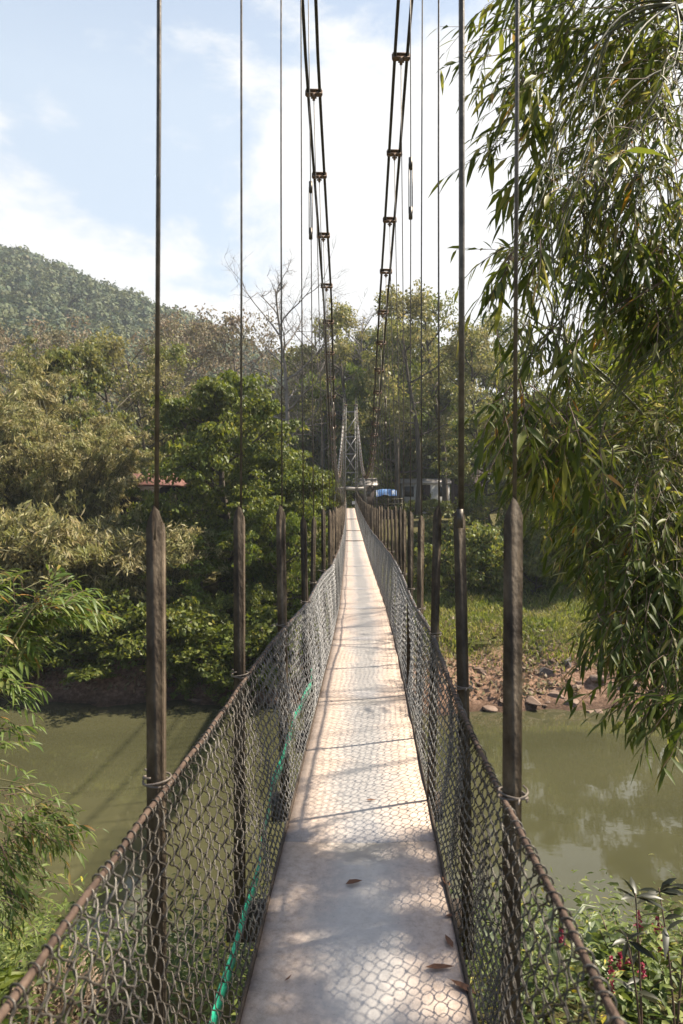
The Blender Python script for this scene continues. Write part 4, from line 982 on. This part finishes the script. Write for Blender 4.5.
# blue tarpaulin stall
X = (386-VX)*64/F; ST = empty('market_stall', (X, 64, float(ground(X, 64)))); tag(ST, 'stall under a blue and white tarpaulin at the far end', 'stall')
zt = EYE+12*64/F-float(ground(X, 64))
gxs = np.linspace(-.95, .95, 12); gys = np.linspace(-.9, .9, 8); V = []
for yv in gys:
    for xv in gxs: V.append([xv, yv, zt+.34-.22*abs(xv)**1.6*.6+.05*math.sin(xv*6+yv*4)-(.55 if yv < -.7 else 0)])
V2 = [[a, b, c-.02] for a, b, c in V]; nn = len(V)
q = [[j*12+i, j*12+i+1, (j+1)*12+i+1, (j+1)*12+i] for j in range(7) for i in range(11)]
mb = MB(); mb.add(V+V2, q+[[x+nn for x in reversed(f)] for f in q]); mb.build('tarpaulin', M['blue'], ST, True)
for sx in (-.85, .85):
    for sy in (-.6, .6): mb = MB(); mb.tube([[sx, sy, -.3], [sx, sy, zt+.2]], .04, 6); mb.build('pole', M['bark_grey'], ST)
mb = MB(); mb.box((0, -.55, .85), (1.7, .5, .06)); mb.box((0, -.76, .42), (1.7, .04, .8)); mb.build('counter', M['dark_wood'], ST)
# bamboo rail fence beside the bridge end
RF = empty('rail_fence', ((388-VX)*59/F, 59, float(ground((388-VX)*59/F, 59)))); tag(RF, 'low pale two-rail fence below the blue tarpaulin', 'fence')
z0 = EYE+6*59/F-RF.location.z
for zz in (z0, z0-.42): mb = MB(); mb.tube([[-1.3, 0, zz], [0, 0, zz-.03], [1.3, 0, zz+.02]], .045, 6); mb.build('rail', M['culm'], RF)
for xx in (-1.2, 0, 1.2): mb = MB(); mb.tube([[xx, .06, -.3], [xx, .06, z0+.12]], .05, 6); mb.build('fence_post', M['bark'], RF)

# ------------------------------------------------------------------ fallen leaves on the deck
LM['fallen'] = leaf_mat('fallen_leaf', [(0, (.10, .05, .03)), (.5, (.2, .09, .045)), (1, (.3, .15, .08))], .1, .7)
def fallen(px, py, L, az, label, group=None, wid=.3, mat=None):
    d = EYE*F/(py-VY); rg = np.random.default_rng(int(px*7+py)); lv = MB(); L = L*.8
    V, Q_, T = lance_leaves(np.array([[-L/2, 0, .0]]), np.array([[1, 0, .05]]), np.array([L]), np.array([L*wid]), rg, .0); V[:, 2] = .004+np.abs(V[:, 1])*.35+.006*np.abs(V[:, 0])/L
    lv.add(V, Q_, T); o = lv.build('fallen_leaf', mat or LM['fallen']); o.location = ((px-VX)*d/F, d, .004); o.rotation_euler = (0, 0, az); tag(o, label, 'leaf', group)
GF = 'dry leaves along the right edge of the deck'
fallen(371, 802, .075, .1, 'reddish dry leaf alone in the middle of the deck', wid=.45)
fallen(354, 885, .10, .4, 'pale brown dead leaf in the middle of the worn strip', wid=.5)
fallen(288, 981, .05, 1, 'small dark leaf on the left part of the deck in the dapple')
for px, py, L, az, lb in ((438, 845, .12, 2.2, 'curled dry leaf at the right deck edge, farthest of the row'), (446, 884, .10, 1.9, 'narrow pale leaf upright along the right deck edge'), (452, 918, .08, .3, 'brown rounded leaf at the right deck edge beside the mesh'),
                          (449, 944, .10, 1.8, 'thin straw-coloured leaf along the right deck edge'), (440, 970, .13, .05, 'long brown leaf lying across near the right deck edge'), (463, 990, .13, 2.4, 'large dry leaf lying nearest in the right corner of the deck')):
    fallen(px, py, L, az, lb, GF, .28)

# ------------------------------------------------------------------ sky, sun, haze, camera
W = bpy.data.worlds.new('World'); S.world = W; W.use_nodes = True
n = W.node_tree.nodes; l = W.node_tree.links; bg = n['Background']
sky = n.new('ShaderNodeTexSky'); sky.sky_type = 'NISHITA'; sky.sun_disc = False
sky.sun_elevation = R(SUN_EL); sky.sun_rotation = math.atan2(sund[0], sund[1]); sky.air_density = 1.0; sky.dust_density = 1.2; sky.ozone_density = 1.0
tc = n.new('ShaderNodeTexCoord'); mp = n.new('ShaderNodeMapping'); mp.inputs['Scale'].default_value = (1.0, 1.0, 1.9); mp.inputs['Location'].default_value = (.35, .1, .22)
l.new(tc.outputs['Generated'], mp.inputs[0])
nz = node(n, 'ShaderNodeTexNoise', Scale=2.7, Detail=10, Roughness=.58, Distortion=.2); l.new(mp.outputs[0], nz.inputs['Vector'])
sz = n.new('ShaderNodeSeparateXYZ'); l.new(tc.outputs['Generated'], sz.inputs[0])
mr = n.new('ShaderNodeMapRange'); mr.inputs['From Min'].default_value = .18; mr.inputs['From Max'].default_value = .62; mr.inputs['To Min'].default_value = .25; mr.inputs['To Max'].default_value = -.02
l.new(sz.outputs[2], mr.inputs['Value'])
ad = n.new('ShaderNodeMath'); ad.operation = 'ADD'; l.new(nz.outputs['Fac'], ad.inputs[0]); l.new(mr.outputs[0], ad.inputs[1])
cr_ = ramp(n, [(.49, (0, 0, 0)), (.60, (1, 1, 1))]); cr_.color_ramp.interpolation = 'EASE'; l.new(ad.outputs[0], cr_.inputs[0])
mx = n.new('ShaderNodeMix'); mx.data_type = 'RGBA'; l.new(cr_.outputs[0], mx.inputs['Factor'])
hz = n.new('ShaderNodeMix'); hz.data_type = 'RGBA'
hm_ = n.new('ShaderNodeMapRange'); hm_.inputs['From Min'].default_value = .5; hm_.inputs['From Max'].default_value = .85; hm_.inputs['To Min'].default_value = .72; hm_.inputs['To Max'].default_value = 0
l.new(sz.outputs[2], hm_.inputs['Value']); fy = n.new('ShaderNodeMapRange'); fy.inputs['From Min'].default_value = -.05; fy.inputs['From Max'].default_value = .4; l.new(sz.outputs[1], fy.inputs['Value'])
fm_ = n.new('ShaderNodeMath'); fm_.operation = 'MULTIPLY'; l.new(hm_.outputs[0], fm_.inputs[0]); l.new(fy.outputs[0], fm_.inputs[1]); l.new(fm_.outputs[0], hz.inputs['Factor'])
l.new(sky.outputs[0], hz.inputs['A']); hz.inputs['B'].default_value = (4.2, 4.8, 5.4, 1)
l.new(hz.outputs['Result'], mx.inputs['A']); mx.inputs['B'].default_value = (5.35, 5.38, 5.4, 1)
# the sky behind the viewer and overhead is clearer
bk = n.new('ShaderNodeMapRange'); bk.inputs['From Min'].default_value = -.3; bk.inputs['From Max'].default_value = .35; bk.inputs['To Min'].default_value = -.3; bk.inputs['To Max'].default_value = 0
l.new(sz.outputs[1], bk.inputs['Value']); a2 = n.new('ShaderNodeMath'); a2.operation = 'ADD'; l.new(ad.outputs[0], a2.inputs[0]); l.new(bk.outputs[0], a2.inputs[1]); l.new(a2.outputs[0], cr_.inputs[0])
l.new(mx.outputs['Result'], bg.inputs['Color']); bg.inputs['Strength'].default_value = .081

sl = bpy.data.lights.new('sun', 'SUN'); sl.energy = 5.0; sl.angle = R(.9); sl.color = (1, .90, .74)
so = link(bpy.data.objects.new('sun', sl)); so.rotation_euler = Vector(sund).to_track_quat('Z', 'Y').to_euler(); so.location = (20, 5, 40)

USE_HAZE = True
if USE_HAZE:
    mb = MB(); mb.box((0, 190, 62), (820, 480, 147)); hm = bpy.data.materials.new('haze_air'); hm.use_nodes = True
    hn = hm.node_tree.nodes; hn.remove(hn['Principled BSDF']); pv = hn.new('ShaderNodeVolumePrincipled'); pv.inputs['Color'].default_value = (.86, .92, 1, 1); pv.inputs['Density'].default_value = .00042; pv.inputs['Anisotropy'].default_value = .2
    hm.node_tree.links.new(pv.outputs[0], hn['Material Output'].inputs['Volume'])
    h_ = mb.build('haze', hm); tag(h_, 'thin pale haze in the air over the valley', 'haze', kind='stuff')

cam = bpy.data.cameras.new('camera'); co = link(bpy.data.objects.new('camera', cam)); co.location = (0, 0, EYE); co.rotation_euler = (R(90), 0, 0)
cam.sensor_fit = 'VERTICAL'; cam.sensor_height = 36; cam.lens = 24.0; cam.clip_start = .05; cam.clip_end = 4000
cam.shift_x = -8.5/1024; cam.shift_y = -7/1024
cam.dof.use_dof = True; cam.dof.focus_distance = 6.5; cam.dof.aperture_fstop = 5.6
S.camera = co
S.render.engine = 'CYCLES'; S.cycles.use_denoising = True; S.cycles.max_bounces = 8; S.cycles.transparent_max_bounces = 8; S.cycles.volume_bounces = 0
S.cycles.sample_clamp_indirect = 6
vs = S.view_settings; vs.view_transform = 'Standard'; vs.look = 'None'; vs.exposure = 1.25; vs.gamma = 1; vs.use_curve_mapping = False
